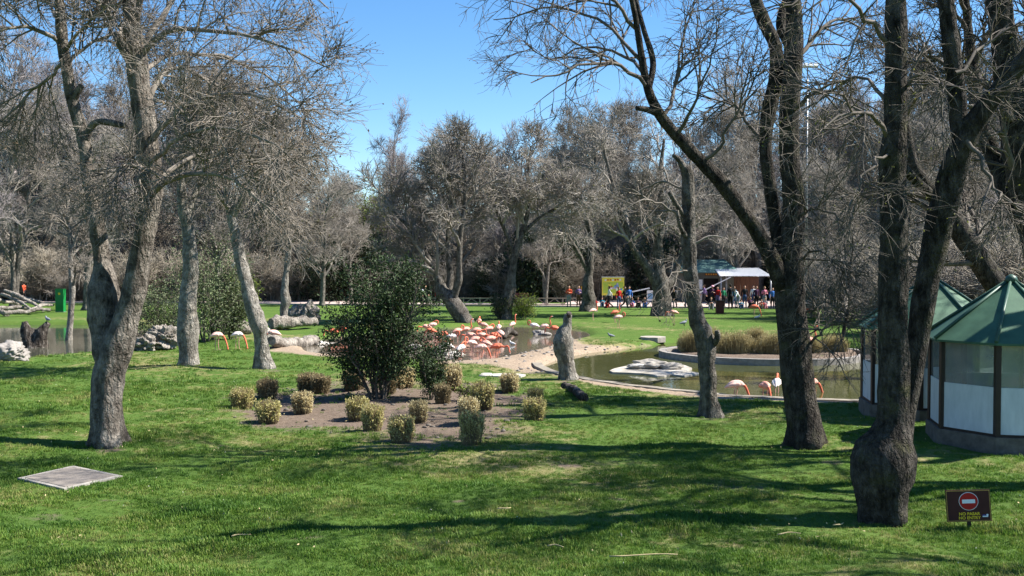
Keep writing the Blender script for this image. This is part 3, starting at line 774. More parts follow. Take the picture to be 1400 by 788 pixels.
# pale trees at the left pond
b = B_(258, 500); D = b[1]
bare_tree('pale_tree', b, [L((257, 502, 13), (258, 475, 14), (257, 452, 17), (257, 430, 15), (259, 390, 12.5), (260, 345, 11), (256, 310, 9), (250, 280, 8), (248, 235, 6), (252, 180, 4), (256, 120, 2)),
                           L((254, 300, 6), (268, 262, 5, .3), (285, 225, 4, .6), (300, 180, 2, .8))],
          'pale smooth straight tree with a swollen collar between dark bush and rocks', seed=21, barkm='bark_pale', auto=dict(n=8, len=(1.8, 3.4), t0=.62, trop=.3, bend=.0, ang=(30, 65)),
          n=(6, 6, 4), lens=((1., 1.9), (.5, 1.0), (.3, .6)), trop=(.15, .1, .05), bend=(-.02, -.02, 0), rm=(.02, .01, .006), rt=.0045, knob=.16, leaves=700, leafm='bud_leaf', leafsize=.07)
b = B_(362, 504); D = b[1]
bare_tree('pale_tree', b, [L((362, 506, 13), (359, 480, 11), (356, 460, 11), (351, 440, 14), (344, 415, 11), (336, 385, 9), (327, 345, 8), (319, 305, 7), (311, 265, 6), (308, 215, 4.5), (312, 160, 2)),
                           L((318, 300, 5), (335, 262, 4, -.3), (355, 235, 3, -.6), (375, 205, 2, -.8))],
          'leaning pale tree with knobbly bent trunk beside the clipped bushes', seed=22, barkm='bark_pale', auto=dict(n=9, len=(1.8, 3.8), t0=.6, trop=.2, bend=-.03, ang=(35, 75)),
          n=(7, 6, 4), lens=((1., 1.9), (.5, 1.0), (.3, .6)), trop=(.08, .05, 0), bend=(-.04, -.03, 0), rm=(.02, .01, .006), rt=.0045, knob=.26, bumpamp=.16, leaves=500, leafsize=.07)
b = B_(388, 451); D = b[1]
bare_tree('pale_tree', b, [L((387, 452, 6.5), (388, 425, 6), (391, 412, 7.5), (389, 395, 5.5), (393, 360, 4.5), (396, 325, 4), (394, 280, 3), (398, 220, 1.5))],
          'thin pale blotchy tree rising behind the fallen logs', seed=23, barkm='bark_pale', auto=dict(n=13, len=(2.5, 4.5), t0=.4, trop=.25, bend=0.),
          n=(8, 7, 4), lens=((1., 2.0), (.6, 1.2), (.4, .8)), rt=.007, knob=.2, leaves=500, leafm='bud_leaf', leafsize=.1)
b = B_(93, 476); D = b[1]
bare_tree('pale_tree', b, [L((93, 478, 5.5), (96, 440, 5), (99, 400, 4.5), (97, 370, 3.5), (96, 330, 3), (92, 290, 2), (95, 240, 1))],
          'slender whitish tree at the water edge beside the dark hollow stump', seed=24, barkm='bark_pale', auto=dict(n=12, len=(1.6, 3.4), t0=.3, trop=.2, bend=.02),
          n=(7, 6, 4), lens=((.8, 1.5), (.5, 1.0), (.3, .6)), rt=.0055)

# trees by the flamingo pond
b = B_(633, 441); D = b[1]
bare_tree('leaning_tree', b, [L((637, 443, 11), (628, 428, 12), (617, 413, 12), (606, 400, 11), (601, 385, 6), (594, 370, 5), (585, 352, 4.5), (575, 333, 4), (560, 312, 3), (543, 295, 2.5), (525, 275, 1.5)),
                              L((612, 408, 6), (616, 380, 5, .2), (613, 352, 4.5, .3), (612, 330, 4, .4), (616, 290, 3, .6), (622, 230, 1.5, .8)),
                              L((618, 412, 7), (627, 385, 5, -.3), (628, 350, 4.5, -.5), (630, 320, 4, -.6), (636, 270, 3, -.8), (632, 205, 1.5, -1))],
          'leaning tree dividing into three stems at the flamingo pond', seed=31, barkm='bark_grey', twigm='twig_far', auto=dict(n=12, len=(2.5, 5), t0=.35, trop=.3, bend=.02),
          n=(7, 6, 5), KT=3, lens=((1.2, 2.2), (.7, 1.3), (.4, .8)), rt=.008, knob=.18, leaves=900, leafm='bud_leaf', leafsize=.11)
b = B_(692, 437); D = b[1]
bare_tree('leaning_tree', b, [L((691, 439, 9), (694, 415, 8.5), (698, 395, 8), (700, 375, 6), (705, 345, 5), (714, 318, 4), (722, 285, 3), (722, 240, 2), (726, 200, 1)),
                              L((712, 322, 3), (735, 300, 2.5, .3), (760, 285, 2, .6), (790, 270, 1, .9)), L((703, 350, 3), (690, 315, 2.5, -.3), (675, 280, 2, -.6), (660, 240, 1, -.9))],
          'curved grey tree between two low bushes on the far pond bank', seed=32, barkm='bark_grey', twigm='twig_far', auto=dict(n=12, len=(2.2, 4.5), t0=.35, trop=.2, bend=0),
          n=(7, 6, 5), KT=3, lens=((1.1, 2.0), (.7, 1.2), (.4, .8)), rt=.008, leaves=700, leafm='bud_leaf', leafsize=.11)
b = B_(903, 432); D = b[1]
bare_tree('old_tree', b, [L((905, 434, 13), (905, 410, 13), (903, 390, 13), (901, 370, 10), (900, 330, 7), (905, 290, 6), (903, 240, 4), (908, 190, 2)),
                          L((897, 385, 9), (885, 365, 7, -.3), (870, 345, 6, -.6), (860, 320, 5, -.8), (850, 295, 4, -1), (842, 265, 3.4, -1.2), (832, 230, 2.4, -1.4), (822, 190, 1.2, -1.6)),
                          L((909, 395, 8), (922, 375, 6, .3), (932, 350, 4.5, .6), (945, 315, 3, .8), (960, 260, 1.5, 1)),
                          L((868, 343, 4, -.6), (880, 325, 3.4, 0), (890, 300, 2.4, .4), (893, 270, 1.2, .7))],
          'stout old tree with a long branch reaching toward the yellow board', seed=33, barkm='bark_grey', twigm='twig_far', auto=dict(n=9, len=(2.5, 5), t0=.3, trop=.25, bend=0.),
          n=(7, 6, 5), KT=3, lens=((1.2, 2.2), (.7, 1.3), (.4, .8)), rt=.008, knob=.2)
b = B_(803, 426); D = b[1]
bare_tree('old_tree', b, [L((803, 428, 11), (805, 410, 10), (803, 393, 9), (806, 370, 6), (808, 330, 5), (803, 290, 4), (812, 240, 3), (815, 180, 1.5)),
                          L((806, 375, 4), (790, 345, 3.5, -.3), (775, 320, 3, -.6), (768, 285, 2, -.8), (775, 240, 1, -1))],
          'upright grey tree with a swollen foot between visitors and flamingos', seed=34, barkm='bark_grey', twigm='twig_far', auto=dict(n=12, len=(2.5, 5), t0=.35, trop=.3, bend=0.02),
          n=(7, 6, 5), KT=3, lens=((1.2, 2.2), (.7, 1.3), (.4, .8)), rt=.008, knob=.2)

# lopped tree, centre right
b = B_(969, 571); D = b[1]
bare_tree('lopped_tree', b, [L((971, 574, 15), (968, 545, 13), (967, 510, 13), (966, 480, 14), (964, 462, 15), (955, 440, 13), (949, 415, 12), (946, 390, 12), (943, 350, 11), (941, 310, 11), (941, 270, 10), (940, 245, 10), (938, 228, 8)),
                             L((939, 245, 6), (934, 228, 5, -.05), (928, 218, 4, -.1), (920, 212, 3, -.15)), L((976, 470, 6, -.1), (981, 462, 6, -.2), (980, 452, 4, -.22)),
                             L((938, 300, 4), (925, 280, 3.4, -.2), (915, 262, 3, -.3)), L((942, 330, 4), (930, 310, 3, -.3), (926, 288, 2.4, -.4))],
          'lopped bent tree with a scarred trunk beside the round pond', seed=41, barkm='bark_grey', twigm='twig_grey',
          boughs=[L((938, 300, 2.6), (905, 280, 2, -.3), (875, 275, 1.5, -.6), (845, 290, .8, -.8)), L((941, 265, 2.5), (915, 250, 2, .3), (880, 258, 1.5, .6), (850, 275, .8, .8)),
                  L((941, 280, 2.5), (960, 255, 2, .3), (985, 235, 1.4, .5), (1010, 240, .8, .8)),
                  L((940, 250, 2), (948, 225, 1.6, .1), (950, 195, 1.2, .2), (945, 165, .7, .3)), L((945, 370, 2), (925, 372, 1.5, -.3), (905, 385, 1, -.6), (890, 410, .6, -.8))],
          n=(5, 5, 4), lens=((.7, 1.4), (.35, .8), (.2, .45)), trop=(.05, 0, 0), bend=(-.03, -.04, 0), rt=.0025, rm=(.016, .008, .005), wg=(.12, .13, .15), knob=.26, bumpamp=.18, leaves=200)

# big three-limbed tree on the right
b = B_(1101, 609); D = b[1]
bare_tree('big_tree', b, [L((1102, 612, 25), (1096, 560, 23), (1091, 510, 24), (1085, 460, 23), (1081, 420, 22), (1080, 385, 21), (1081, 345, 18), (1085, 300, 16), (1083, 250, 15), (1079, 200, 15), (1079, 150, 15), (1084, 90, 14), (1086, 30, 12), (1082, -60, 10), (1088, -180, 6), (1092, -300, 2)),
                          L((1072, 395, 14, -.05), (1058, 360, 13, -.15), (1040, 325, 12, -.2), (1015, 288, 11, -.3), (985, 248, 11, -.4), (950, 212, 10, -.5), (920, 180, 9, -.6), (898, 150, 9, -.7), (885, 118, 7, -.8), (876, 70, 5.5, -.9), (868, 20, 5, -1), (855, -40, 4, -1.1), (840, -120, 1.5, -1.2)),
                          L((1078, 380, 13, .1), (1066, 340, 12, .2), (1060, 300, 10, .3), (1052, 250, 10, .3), (1047, 200, 10, .3), (1052, 150, 11, .3), (1062, 105, 12, .3), (1060, 65, 10, .3), (1045, 30, 10, .3), (1030, -10, 8, .3), (1010, -80, 6, .3), (1000, -180, 2, .3)),
                          L((899, 155, 6, -.7), (885, 150, 5, -.8), (870, 148, 4, -.9)),
                          L((886, 125, 5, -.8), (893, 85, 4.5, -.6), (880, 40, 4, -.5), (868, -10, 3, -.4), (862, -80, 1.5, -.3)),
                          L((1062, 110, 8, .3), (1080, 70, 8, .5), (1068, 30, 8, .7), (1085, -30, 6, 1), (1100, -120, 2, 1.4))],
          'big dark tree dividing into three limbs on the lawn before the pond', seed=51, barkm='bark_dark', twigm='twig_dark',
          boughs=[L((885, 120, 4.5, -.8), (850, 92, 3.5, -1.1), (815, 85, 2.6, -1.4), (770, 95, 2, -1.7), (735, 110, 1, -2)),
                  L((878, 85, 4, -.9), (838, 40, 3, -.5), (790, 15, 2.4, -.2), (735, 10, 1.8, .2), (680, 25, .9, .6)),
                  L((870, 40, 4, -.9), (830, -10, 3, -1.4), (780, -30, 2.2, -1.9), (720, -25, 1.3, -2.3)),
                  L((882, 105, 3.6, -.8), (845, 75, 2.8, .2), (800, 70, 2, .8), (755, 85, 1.4, 1.4), (715, 65, .8, 1.8)),
                  L((925, 185, 4, -.6), (945, 160, 3, -1), (965, 120, 2.2, -1.4), (985, 70, 1.4, -1.8), (990, 20, .8, -2)),
                  L((905, 160, 4, -.7), (925, 115, 3, -.2), (930, 60, 2.2, .2), (950, 5, 1.4, .5), (960, -40, .8, .7)),
                  L((960, 220, 4, -.5), (990, 190, 3, -.8), (1010, 150, 2.2, -1), (1015, 100, 1.2, -1.2)),
                  L((1048, 200, 4, .3), (1020, 165, 3, .6), (990, 140, 2.2, 1), (960, 145, 1.2, 1.3)),
                  L((1084, 300, 4), (1110, 285, 3, -.5), (1140, 290, 2, -.9), (1165, 315, 1, -1.2)),
                  L((1080, 160, 5), (1110, 130, 3.5, -.5), (1150, 125, 2.5, -1), (1190, 150, 1.2, -1.4)),
                  L((1084, 90, 5), (1120, 50, 3.8, .5), (1160, 30, 2.6, 1), (1200, 45, 1.2, 1.5)),
                  L((1083, 370, 3), (1105, 350, 2.4, -.4), (1130, 355, 1.6, -.7), (1150, 385, .9, -.9)),
                  L((1105, 480, 3), (1120, 455, 2.2, -.3), (1140, 440, 1.6, -.5), (1165, 430, .9, -.7)),
                  L((1095, 430, 2.6), (1120, 415, 2, -.3), (1145, 415, 1.4, -.5), (1170, 440, .8, -.7)),
                  L((1030, -10, 5, .3), (980, -60, 4, .6), (930, -80, 2.6, 1), (880, -70, 1.2, 1.3)),
                  L((1082, -60, 5), (1130, -110, 4, -.6), (1190, -130, 2.6, -1), (1240, -100, 1.2, -1.3))],
          n=(9, 6, 4), lens=((1.0, 2.2), (.5, 1.1), (.25, .6)), trop=(.05, 0, 0), bend=(-.03, -.05, -.04), rt=.0025, rm=(.02, .009, .005), wg=(.11, .12, .14), knob=.12, leaves=900, leafsize=.045, sides=18)

# tree with the swollen foot, right foreground
b = B_(1208, 709); D = b[1]
bare_tree('burl_tree', b, [L((1206, 713, 27), (1206, 690, 31), (1204, 665, 38), (1206, 640, 46), (1210, 620, 46), (1214, 605, 37), (1219, 588, 27), (1221, 560, 23), (1222, 510, 22), (1222, 440, 22), (1222, 360, 21.5), (1221, 280, 21), (1221, 215, 21), (1224, 180, 17), (1225, 120, 17), (1225, 60, 16), (1224, 0, 15), (1224, -100, 13), (1230, -220, 10), (1228, -360, 5), (1232, -480, 2)),
                           L((1226, 615, 22, .12), (1236, 580, 15, .25), (1243, 540, 14, .3), (1252, 480, 16, .35), (1262, 420, 18, .35), (1274, 355, 19, .35), (1288, 290, 20, .3), (1303, 235, 19, .2), (1320, 190, 18, .1), (1345, 150, 15, 0), (1375, 112, 13, -.2), (1410, 70, 12, -.4), (1450, 10, 10, -.6), (1490, -90, 7, -.8), (1510, -200, 2, -1)),
                           L((1316, 195, 14, .1), (1311, 165, 13, .2), (1307, 120, 13, .2), (1300, 60, 13, .2), (1293, 0, 12, .2), (1285, -90, 10, .2), (1290, -200, 7, .2), (1285, -320, 2, .2)),
                           L((1235, 230, 8, .2), (1252, 248, 8, .5), (1268, 262, 8, .8), (1290, 285, 7, 1.2))],
          'dark tree with a swollen burl foot and two stems beside the small sign', seed=61, barkm='bark_dark', twigm='twig_dark',
          boughs=[L((1213, 190, 5), (1190, 165, 4, -.4), (1160, 160, 3, -.7), (1120, 180, 2, -1), (1090, 220, 1, -1.2)), L((1214, 140, 4), (1185, 110, 3, .4), (1150, 120, 2.4, .7), (1110, 150, 1.2, 1)),
                  L((1235, 130, 4), (1262, 100, 3, -.4), (1290, 110, 2.2, -.7), (1320, 140, 1, -.9)), L((1215, 60, 5), (1180, 20, 4, -.4), (1130, 0, 3, -.8), (1080, 20, 1.4, -1)),
                  L((1320, 190, 5), (1345, 215, 4, -.3), (1370, 260, 3, -.5), (1395, 320, 1.4, -.6)), L((1306, 100, 4), (1340, 60, 3, .3), (1380, 30, 2.2, .5), (1420, 30, 1.2, .7)),
                  L((1225, -60, 6), (1160, -120, 5, .6), (1080, -150, 3.6, 1.2), (1000, -140, 1.6, 1.6)), L((1290, -60, 6), (1350, -130, 4.4, -.6), (1420, -160, 3, -1), (1490, -140, 1.4, -1.3)),
                  L((1228, -200, 6), (1190, -290, 5, -.8), (1120, -350, 3.6, -1.4), (1040, -370, 1.6, -1.9)), L((1288, -200, 6), (1340, -280, 4.4, .6), (1400, -330, 3, 1.2), (1470, -340, 1.4, 1.7)),
                  L((1480, -70, 5, -.7), (1540, -100, 4, -.5), (1610, -100, 3, -.2), (1680, -60, 1.3, 0)), L((1400, 80, 4, -.4), (1440, 130, 3, -.2), (1470, 200, 2, 0), (1490, 280, 1, .2)),
                  L((1215, 205, 3.2), (1195, 220, 2.6, -.3), (1170, 250, 2, -.5), (1155, 300, 1, -.6))],
          n=(7, 6, 4), lens=((.8, 1.7), (.4, .9), (.2, .5)), trop=(0, 0, 0), bend=(-.04, -.05, -.03), rt=.0022, rm=(.016, .008, .0045), wg=(.11, .12, .14), knob=.10, bumpamp=.09, leaves=900, leafm='bud_leaf', leafsize=.035, sides=22)

# leaning trees behind the huts
D = 25.5
bx = at(1445, 380, D); b = A((bx[0], D, zg(bx[0], D)))
bare_tree('leaning_dark_tree', b, [(np.concatenate([b[None], L((1438, 420, 25), (1420, 330, 24), (1404, 270, 22), (1392, 210, 21), (1384, 140, 20), (1374, 70, 19), (1366, 0, 17), (1355, -120, 12), (1345, -260, 4))[0]]),
                                    np.concatenate([[.5], L((1438, 420, 25), (1420, 330, 24), (1404, 270, 22), (1392, 210, 21), (1384, 140, 20), (1374, 70, 19), (1366, 0, 17), (1355, -120, 12), (1345, -260, 4))[1]])),
                                   L((1415, 320, 16), (1392, 290, 14, .4), (1372, 250, 13, .8), (1355, 205, 12, 1.2), (1338, 160, 11, 1.5), (1330, 100, 9, 1.8), (1322, 20, 6, 2), (1315, -80, 2, 2.2))],
          'dark leaning tree with mossy limbs rising behind the green roofed huts', seed=71, barkm='bark_dark', twigm='twig_dark', auto=dict(n=10, len=(2, 3.6), t0=.35, trop=.1, bend=-.03),
          n=(7, 6, 4), lens=((.9, 1.7), (.4, .9), (.2, .5)), bend=(-.03, -.03, 0), rt=.0035, leaves=700, leafm='bud_leaf', leafsize=.06)
D = 33.0
bx = at(1400, 380, D); b = A((bx[0], D, zg(bx[0], D)))
bare_tree('leaning_dark_tree', b, [(np.concatenate([b[None], L((1385, 425, 17), (1358, 385, 17), (1335, 350, 16), (1312, 315, 15), (1290, 280, 13), (1262, 250, 11), (1245, 215, 9), (1235, 150, 7), (1232, 60, 3))[0]]),
                                    np.concatenate([[.5], L((1385, 425, 17), (1358, 385, 17), (1335, 350, 16), (1312, 315, 15), (1290, 280, 13), (1262, 250, 11), (1245, 215, 9), (1235, 150, 7), (1232, 60, 3))[1]]))],
          'slanting dark trunk leaning left above the roofs of the huts', seed=72, barkm='bark_dark', twigm='twig_dark', auto=dict(n=10, len=(2, 4), t0=.35, trop=.2, bend=-.02),
          n=(8, 7, 4), lens=((1, 2), (.5, 1), (.3, .6)), rt=.0045, leaves=500, leafsize=.06)
# bush-like thin tree at the island's right end
b = B_(1150, 470); D = b[1]
bare_tree('thin_tree', b, [L((1150, 472, 3), (1156, 440, 3), (1163, 410, 2.6), (1160, 380, 2), (1166, 340, 1.4), (1163, 300, .8))],
          'thin dark bare tree growing at the end of the pond island', seed=73, barkm='bark_dark', twigm='twig_grey', auto=dict(n=13, len=(1.2, 2.6), t0=.15, trop=.1, bend=-.04),
          n=(5, 4, 3), lens=((.6, 1.2), (.4, .8), (.2, .5)), bend=(-.05, -.04, 0), rt=.0045)

# two trees beyond the right edge whose shadows cross the lawn
def free_tree(x, y, h, seed, label):
    b = A((x, y, zg(x, y)))
    tr = (b + A([(0, 0, 0), (.1, 0, h * .15), (-.1, .1, h * .35), (.15, -.1, h * .55), (0, .1, h * .8), (.1, 0, h)]), A([.34, .28, .24, .19, .1, .02]))
    l2 = (b + A([(-.1, .1, h * .33), (-.9, .3, h * .5), (-1.3, .2, h * .7), (-1.5, .5, h * .9)]), A([.18, .14, .09, .02]))
    l3 = (b + A([(.1, -.1, h * .38), (.7, -.6, h * .55), (1.2, -.7, h * .75), (1.3, -1, h * .93)]), A([.16, .12, .08, .02]))
    bare_tree('bare_tree', b, [tr, l2, l3], label, seed=seed, barkm='bark_dark', twigm='twig_dark', auto=dict(n=6, len=(2.4, 4.4), t0=.35, trop=.2), n=(5, 4, 3), KT=3, lens=((.9, 1.8), (.5, 1), (.3, .5)), rt=.004)
free_tree(13.6, 16.4, 14.5, 81, 'dark bare tree standing to the right of the small sign')
free_tree(13.4, 11.2, 11, 82, 'bare tree nearest the slope to the right of the small sign')
free_tree(14.6, 19.2, 15.5, 84, 'very tall bare tree standing just right of the nearer hut')
free_tree(15.5, 25.0, 14, 83, 'tall bare tree standing right of the green roofed huts')

# ------------------------------------------------------------------ the wood behind: a few kinds of bare tree, copied one by one
def wood_proto(seed, h, spread, stems, twigm, upright):
    g = np.random.default_rng(seed); limbs = []
    for s in range(stems):
        a = 6.28 * s / stems + g.uniform(0, 2); k = g.uniform(.5, 1.0) * (1 if stems > 1 else .35)
        zz = np.linspace(0, 1, 7) ** 1.0
        lx = np.cos(a) * k * spread * .32 * zz ** 1.2 + g.normal(size=7) * .12 * zz; ly = np.sin(a) * k * spread * .32 * zz ** 1.2 + g.normal(size=7) * .12 * zz
        hh = h * (1 if s == 0 else g.uniform(.75, .95))
        limbs.append((np.c_[lx, ly, zz * hh], np.interp(zz, [0, .2, .6, 1], [.30, .22, .12, .02]) * (1 if s == 0 else .75)))
    return bare_tree('wood_tree', (0, 0, 0), limbs, 'bare twiggy tree standing in the wood behind the walk', 'tree', 'bare trees of the wood behind the walk', 'bark_far', twigm, seed,
                     auto=dict(n=int(22 / stems), len=(h * .22, h * .40), t0=.12, trop=upright, bend=.04 * upright, ang=(30, 70)), n=(7, 6, 6), lens=((h * .09, h * .17), (h * .05, h * .10), (h * .03, h * .06)),
                     trop=(.3 * upright, .3 * upright, .15), rt=.0062, sides=9, rm=(.03, .014, .008), wg=(.12, .12, .14), KT=3)
protos = [wood_proto(101, 14, 7, 1, 'twig_far', .45), wood_proto(102, 14, 8, 2, 'twig_far', .4), wood_proto(103, 14, 9, 3, 'twig_far_purple', .45), wood_proto(104, 14, 7, 2, 'twig_far', .15), wood_proto(105, 14, 6, 1, 'twig_far_purple', .7)]
used = [False] * len(protos)
g = np.random.default_rng(400)
def place_wood(px, d, top, k, label=None, wide=1.0):
    q = at(px, 380, d); x, y = q[0], d
    z = zg(x, y); h = CAM_H + (HOR - top) * d / F - z
    o = protos[k] if not used[k] else copy_tree(protos[k])
    used[k] = True
    s = h / 14.6
    o.location = (x, y, z); o.rotation_euler = (0, 0, g.uniform(0, 6.28)); o.scale = (s * g.uniform(.9, 1.15) * wide, s * g.uniform(.9, 1.15) * wide, s)
    if label: o['label'] = label
    return o
TOPS = A([(-400, 50), (0, 72), (60, 85), (130, 95), (200, 112), (280, 135), (350, 165), (420, 208), (470, 242), (500, 248), (530, 222), (575, 205), (630, 165), (690, 195), (735, 212), (765, 222), (795, 178), (840, 150), (900, 185), (960, 175), (1010, 152),
          (1080, 130), (1150, 112), (1220, 100), (1300, 85), (1400, 65), (1800, 50)])
topat = lambda px: float(np.interp(px, TOPS[:, 0], TOPS[:, 1]))
row1 = [-150, -70, -10, 55, 130, 200, 262, 325, 380, 440, 575, 632, 688, 800, 846, 925, 985, 1040, 1105, 1170, 1235, 1300, 1370, 1440, 1520]
for n_, px in enumerate(row1):
    place_wood(px, g.uniform(97, 104), topat(px) + (g.uniform(-4, 10) if 500 < px < 1000 else g.uniform(-25, 40)), [0, 1, 2, 3, 4, 1, 0, 2][n_ % 8])
for row, (d0, d1, step, dt) in enumerate(((108, 116, 62, 22), (124, 134, 60, 42))):
    for px in np.arange(-220, 1640, step):
        p = px + g.uniform(-15, 15)
        place_wood(p, g.uniform(d0, d1), topat(p) + dt + g.uniform(-8, 30), int(g.integers(0, 5)))
# individual ones that stand out
place_wood(533, 118, 172, 4, 'tall pale see-through bare tree rising behind the leaning pond tree', .7)
for px, top in ((765, 190), (748, 205)): place_wood(px, 112, top, 4, 'thin bare tree in the gap of the tree line', .55)
EDGE = ('bare tree beside the walker in orange near the driftwood heap', 'bare leaning tree behind the green dispenser stand', 'bare tree behind the tall olive green bush', 'bare spreading tree behind the weathered logs', 'bare tree behind the tall evergreen shrub',
        'bare tree behind the red brown benches', 'bare tree rising behind the kiosk', 'bare tree by the coral flamingos behind twigs', 'bare tree behind the visitors in jeans right of the big trunk', 'bare spreading tree beyond the hut nearer the pond', 'bare forked tree beyond the hut nearer the sign', 'bare tree on the bank beyond the driftwood heap')
for n_, (px, d, top, k) in enumerate(((18, 79, 150, 1), (118, 76, 160, 3), (300, 88, 175, 3), (440, 84, 235, 3), (480, 90, 262, 0), (745, 88, 240, 3), (1010, 92, 190, 3), (1135, 72, 200, 3), (1225, 66, 170, 1), (1330, 62, 150, 3), (1420, 58, 130, 2), (-40, 66, 120, 2))):
    o = place_wood(px, d, top, k, EDGE[n_]); o['group'] = 'bare trees at the lawn edge before the wood'
yg = place_wood(508, 106, 262, 3, 'tree with fresh yellow green leaves among the bare trees'); del yg['group']
e = np.random.default_rng(9).normal(size=(1800, 3)) * A((1.6, 1.6, 2.2)) + A((0, 0, 11))
MB().leaves(e, .28, .2).build('leaf_cluster', 'leaf_yellowgreen', yg, kind='stuff')

# bare brushwood under the trees
def brush_proto(seed, m):
    g = np.random.default_rng(seed); n = 46
    K = 8; P = np.zeros((n, K, 3)); a = g.uniform(0, 6.28, n); sp = g.uniform(.2, 1.5, n); h = g.uniform(2.2, 4.4, n)
    t = np.linspace(0, 1, K); r0 = g.uniform(0, .9, n)
    P[:, :, 0] = np.cos(a)[:, None] * (r0[:, None] + sp[:, None] * t ** 1.4); P[:, :, 1] = np.sin(a)[:, None] * (r0[:, None] + sp[:, None] * t ** 1.4); P[:, :, 2] = h[:, None] * t
    P[:, 1:] += np.cumsum(g.normal(size=(n, K - 1, 3)) * .05, axis=1); P[:, 0, 2] = -.1
    R = .03 * (1 - t[None] * .8) * g.uniform(.6, 1.2, n)[:, None]
    root = empty('brush', (0, 0, 0), 'tangled bare brushwood under the trees of the wood', 'shrub', 'bare brushwood under the trees')
    MB().tubes(P, R, 4).build('stems', m, root)
    mb = MB(); c1 = spawn(g, P, R, 9, .15, 1, (.7, 1.5), (20, 70), .1, 0, .2, 5, .6, .016, .007, .3); mb.tubes(*c1, 3)
    c2 = spawn(g, c1[0], c1[1], 7, .1, 1, (.4, .9), (20, 70), .05, 0, .22, 4, .7, .009, .006, .3); mb.tubes(*c2, 3)
    mb.build('crown', m, root)
    return root
bp_ = [brush_proto(201, 'twig_brush'), brush_proto(202, 'twig_far'), brush_proto(203, 'twig_brush')]
bu = [False] * 3
def place_brush(px, d, s, k):
    q = at(px, 380, d); o = bp_[k] if not bu[k] else copy_tree(bp_[k]); bu[k] = True
    o.location = (q[0], d, zg(q[0], d)); o.rotation_euler = (0, 0, g.uniform(0, 6.28)); sx = s * g.uniform(1.0, 1.5); o.scale = (sx, sx, s * g.uniform(.8, 1.2))
for row, (d, st, s0) in enumerate(((94.5, 27, 1.0), (102, 34, 1.5), (112, 38, 1.9))):
    for px in np.arange(-160, 1580, st):
        p = px + g.uniform(-9, 9)
        if row == 0 and 930 < p < 1075: continue
        place_brush(p, d + g.uniform(-2, 2.5), s0 * g.uniform(.75, 1.15), int(g.integers(0, 3)))
for (px, d, s) in ((1110, 66, .9), (1150, 62, 1.0), (1185, 68, 1.1), (1240, 50, 1.0), (1290, 47, 1.1), (1350, 44, 1.1), (1410, 42, 1.2), (1210, 58, 1.0), (1320, 56, 1.2), (1380, 52, 1.2), (1120, 80, 1.2), (1170, 82, 1.2), (20, 98, 1.2), (-60, 80, 1.2)):
    place_brush(px, d, s, int(g.integers(0, 3)))

# ------------------------------------------------------------------ leafy shrubs
def leafy(name, loc, h, rad, nstem, nleaf, leaf, leafm, label, seed, cat='shrub', group=None, base=.25, shape=1.0, cl=.16):
    g = np.random.default_rng(seed)
    root = empty(name, loc, label, cat, group)
    K = 9; t = np.linspace(0, 1, K); n = nstem
    a = g.uniform(0, 6.28, n); sp = rad * g.uniform(.15, .8, n); hh = h * g.uniform(.6, .93, n)
    P = np.zeros((n, K, 3)); P[:, :, 0] = np.cos(a)[:, None] * (.12 * rad + sp[:, None] * t ** 1.2); P[:, :, 1] = np.sin(a)[:, None] * (.12 * rad + sp[:, None] * t ** 1.2); P[:, :, 2] = hh[:, None] * t
    P[:, 1:] += np.cumsum(g.normal(size=(n, K - 1, 3)) * .02 * h, axis=1) * .6; P[:, 0, 2] = -.08
    R = .011 * h * (1 - .75 * t[None]) * g.uniform(.6, 1.2, n)[:, None]
    mb = MB(); mb.tubes(P, R, 6)
    c1 = spawn(g, P, R, 9, base, 1, (rad * .35, rad * .8), (25, 75), .15, 0, .18, 5, .55, .03, .004, .35); mb.tubes(*c1, 4)
    c2 = spawn(g, c1[0], c1[1], 6, .2, 1, (rad * .15, rad * .4), (25, 70), .1, 0, .2, 4, .6, .012, .003, .3); mb.tubes(*c2, 3)
    mb.build('stems', 'twig_dark', root)
    e = np.concatenate([c2[0][:, 1:].reshape(-1, 3), c1[0][:, 2:].reshape(-1, 3)])
    C = e[g.integers(0, len(e), nleaf)] + g.normal(size=(nleaf, 3)) * cl * rad * .5
    C[:, 2] = np.maximum(C[:, 2], .03)
    MB().leaves(C, leaf, leaf * .5, 0, .25, g).build('crown', leafm, root)
    return root
leafy('evergreen_shrub', G(518, 545), 3.9, 1.4, 13, 16500, .10, 'leaf_evergreen', 'tall dark glossy evergreen shrub in the bare soil bed', 301, base=.1, cl=.2)
leafy('evergreen_shrub', G(591, 546), 1.75, .62, 7, 4200, .08, 'leaf_evergreen', 'smaller dark evergreen shrub next to the tall one in the soil bed', 302, base=.12, cl=.2)
leafy('low_plant', G(641, 548), .3, .4, 8, 260, .10, 'leaf_yellowgreen', 'low bright green leafy plant beside the evergreen shrubs', 303, 'plant')
for k, (px, py, h, r, m, lab, nl) in enumerate([(228, 462, 3.0, 1.9, 'leaf_bush', 'wide grey green bush overhanging the left pond', 5200), (285, 468, 4.2, 1.9, 'leaf_bush', 'tall olive green bush behind the straight pale tree', 6500),
        (318, 464, 3.0, 1.1, 'leaf_bush', 'olive bush leaning over the pair of feeding flamingos', 3600), (330, 444, 2.6, 1.2, 'leaf_yellowgreen', 'yellow green bush next to the knobbly leaning tree', 2600),
        (716, 437, 1.5, 1.0, 'leaf_yellowgreen', 'low yellow green bush right of the curved tree on the bank', 2000), (682, 437, 1.5, .85, 'leaf_dark', 'low dark bush left of the curved tree on the bank', 1600)]):
    leafy('bush', G(px, py), h, r, 10, nl, .13, m, lab, 310 + k, base=.08, cl=.3)
